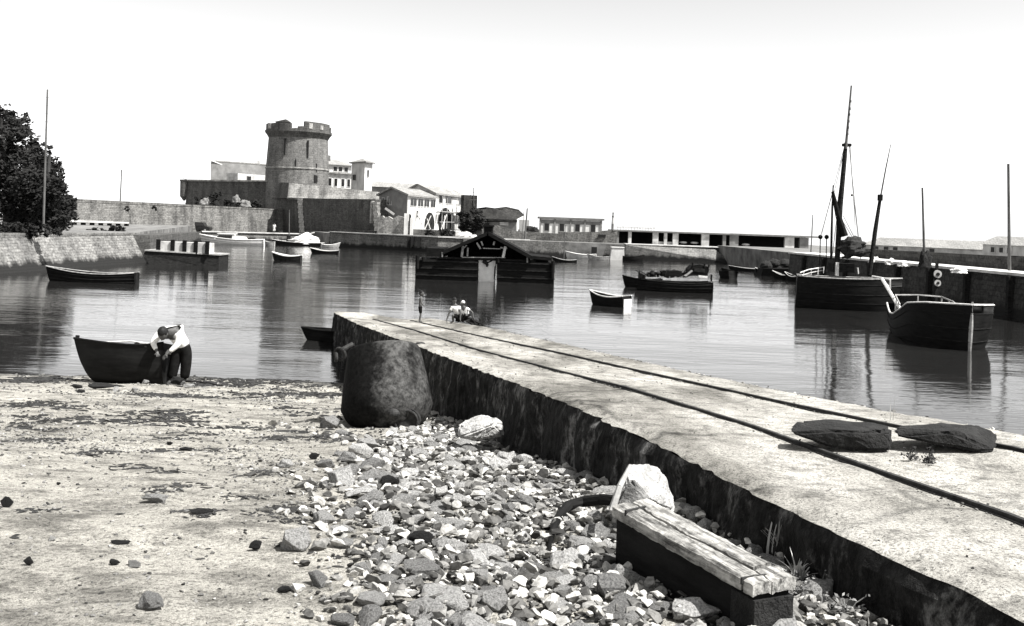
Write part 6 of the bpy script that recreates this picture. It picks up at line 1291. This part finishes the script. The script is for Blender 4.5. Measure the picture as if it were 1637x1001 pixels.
# ------------------------------------------------------------------ blocks and weeds on the slipway
def dk(px, py):
    a, b_ = ray(px, py); z = 2.5
    for _ in range(10): Y = (HC - z)/b_; z = deckz(a*Y*math.cos(th) + Y*math.sin(th), Y)
    return V((a*Y, Y, z))
def block(label, sil, base_px, depth, seed, name='timber_block'):
    p0 = dk(*base_px); Y = p0.y; pts_ = [W(px, py, Y + a) for px, py, a in sil]; lo = min(p.z for p in pts_); cc = sum(pts_, V())/len(pts_); o = boulder(name, label, cc, [p - cc for p in pts_], 'rock_dark', seed, .02, 2); o['category'] = 'block'; return o
block('long dark weedy block on the slipway between the rails, left one of two', ((1258, 682, .1), (1275, 673, .2), (1330, 671, .3), (1400, 675, .3), (1424, 682, .2), (1426, 700, .1), (1425, 717, -.02), (1408, 722, -.04), (1330, 718, -.04), (1300, 705, .0), (1262, 692, 0), (1340, 688, -.05), (1415, 690, -.02), (1290, 700, .3), (1420, 700, .4)), (1400, 722), .4, 21)
block('long dark weedy block on the slipway beyond the right rail, right one of two', ((1428, 684, .2), (1440, 681, .3), (1480, 680, .3), (1500, 676, .35), (1560, 679, .35), (1590, 690, .25), (1595, 708, .1), (1592, 722, 0), (1560, 722, -.02), (1500, 712, -.02), (1430, 697, .1), (1520, 690, -.02), (1590, 705, .5), (1440, 692, .5)), (1570, 724), .4, 22)
m = MB(); r = random.Random(5)
def tuft(name, label, base, n, h, spread, mat='grass', wid_=.004, lean=(0, 0), cat='grass tuft', group=None):
    m = MB()
    for i in range(n):
        a = r.uniform(0, 6.28); L_ = h*r.uniform(.5, 1.05); lv = spread*r.uniform(.2, 1); dx, dy = math.cos(a)*lv + lean[0], math.sin(a)*lv + lean[1]; b0 = V(base) + V((r.gauss(0, .012), r.gauss(0, .012), 0)); pv = None; w_ = wid_*r.uniform(.7, 1.4); sd = V((-math.sin(a), math.cos(a), 0))
        for q in range(6):
            s = q/5; p = b0 + V((dx*s*s*L_, dy*s*s*L_, L_*(s - .25*lv*s*s))); ww = w_*(1 - s)**.7 + .0004; a_ = len(m.v); m.v += [p - sd*ww, p + sd*ww + V((0, 0, .001)), p + V((0, 0, .0)) + sd.cross(V((0, 0, 1)))*ww*.4]
            if q: m.f += [(a_ - 3, a_ - 2, a_ + 1, a_), (a_ - 2, a_ - 1, a_ + 2, a_ + 1), (a_ - 1, a_ - 3, a_, a_ + 2)]
    return tag(m.build(name, mat, org=base), label, cat, group)
g1 = ondeck(1240, 898, 2.45); tuft('grass_tuft', 'thin grass tuft growing between the end of the beam and the slipway wall', g1 + V((0, 0, .02)), 22, .26, .8, wid_=.006)
g1 = ondeck(1396, 962, 2.45); tuft('grass_tuft', 'tallest grass tuft with upright blades at the foot of the slipway wall, lower right', g1, 16, .34, .4, wid_=.009)
g1 = ondeck(1275, 935, 2.45); tuft('grass_tuft', 'arching grass tuft right beside the lower end of the beam', g1, 26, .19, 1.2, wid_=.008)
g1 = ondeck(1330, 905, 2.45); tuft('grass_tuft', 'sparse drooping grass tuft in the dark at the foot of the slipway wall', g1, 12, .22, 1.5, wid_=.006)
g1 = dk(1424, 672); tuft('grass_tuft', 'single thin stalk standing on the left weedy block', V((g1.x, g1.y, g1.z)), 3, .22, .12, wid_=.003)
def weedplant(label, px, py, s, n, seed, fn=ondeck, mat='weed'):
    rr = random.Random(seed); b0 = fn(px, py); m = MB(); mst = MB(); t = thing('weed_plant', label, 'plant', b0)
    for i in range(n):
        a = rr.uniform(0, 6.28); tip = b0 + V((math.cos(a)*s*rr.random(), math.sin(a)*s*rr.random()*.7, s*rr.uniform(.1, .9))); mst.path([b0, b0.lerp(tip, .5) + V((0, 0, s*.15)), tip], .0022, 4)
        for q in range(9):
            p = b0.lerp(tip, .3 + .7*q/8) + V((rr.gauss(0, .008), rr.gauss(0, .008), s*.1*math.sin(q))); u = V((rr.gauss(0, 1), rr.gauss(0, 1), rr.gauss(0, .5))).normalized(); w_ = u.orthogonal().normalized(); L_ = .022*rr.uniform(.6, 1.4); k0 = len(m.v)
            m.v += [p, p + u*L_*.5 + w_*L_*.22, p + u*L_, p + u*L_*.5 - w_*L_*.22]; m.f.append((k0, k0 + 1, k0 + 2, k0 + 3))
    m.build('leaves', mat, t); mst.build('stems', mat, t)
M['weedleaf'] = simple('broad_weed_leaf', .08, .32, 9, .7, 0)
weedplant('leafy weed spreading below the end of the beam, left one', 1265, 955, .14, 16, 1, mat='weedleaf'); weedplant('leafy weed spreading below the end of the beam, middle one', 1310, 955, .16, 18, 2, mat='weedleaf'); weedplant('low leafy weed at the bottom edge below the slipway wall', 1350, 990, .14, 14, 3, mat='weedleaf'); weedplant('leafy weed climbing the foot of the slipway wall, left of the tallest grass', 1345, 930, .13, 14, 6, mat='weedleaf')
weedplant('small dark weed growing on the slipway deck between the rails, below the blocks', 1485, 742, .12, 12, 4, fn=dk); weedplant('tiny dark weed growing on the slipway beside the left rail', 1455, 737, .10, 8, 5, fn=dk)
P4_ = Peb(); rr = random.Random(8); n = 0
for _ in range(900):
    Y = 4 + 22*rr.random()**1.6; off = EO + (GO - EO)*rr.random(); x = slipX(off, Y); px, py = proj((x, Y, 2.4))
    k = (.003 + .006*rr.random()**2)*(1 + .06*Y); P4_.add(x, Y, deckz(off, Y) + k*.3, k, rr.random()*.5, rr)
for _ in range(1400):
    off = GO - abs(rr.gauss(0, .16)); Y = 4 + 20*rr.random(); x = slipX(off, Y); k = .006 + .02*rr.random()**3; P4_.add(x, Y, deckz(off, Y) + k*.3 - .02, k, rr.random()*.7, rr)
for _ in range(1500):      # weeds and chips heaped along the rails and the blocks
    off = rr.choice((LO, RO)) + rr.gauss(0, .05); Y = 3.5 + 12*rr.random(); x = slipX(off, Y); k = .004 + .010*rr.random()**2; P4_.add(x, Y, deckz(off, Y) + k*.3, k, rr.random()*.4, rr)
tag(P4_.m.build('deck_grit', 'shingle', attr=P4_.t), kind='stuff')
for px, py, w_, h_, lab in ((672, 549, 15, 5, 'small dark clump of weed on the slipway edge near the buoy'), (993, 619, 26, 6, 'dark weed clump lying on the left rail in the middle of the slipway'), (712, 552, 8, 3, 'tiny dark weed clump beside the larger clump near the buoy')):
    p = dk(px, py); m = MB(); m.ball((0, 0, 0), 1, 14, 8); kk = p.y/1600; m.v = [V((p.x + q.x*w_*kk/2*(1 + .5*noise.noise(q*3)), p.y + q.y*w_*kk*.35, p.z + max(-.01, q.z*h_*kk/2*(1 + .4*noise.noise(q*4))))) for q in m.v]; tag(m.build('weed_clump', 'weed', org=p), lab, 'weed')
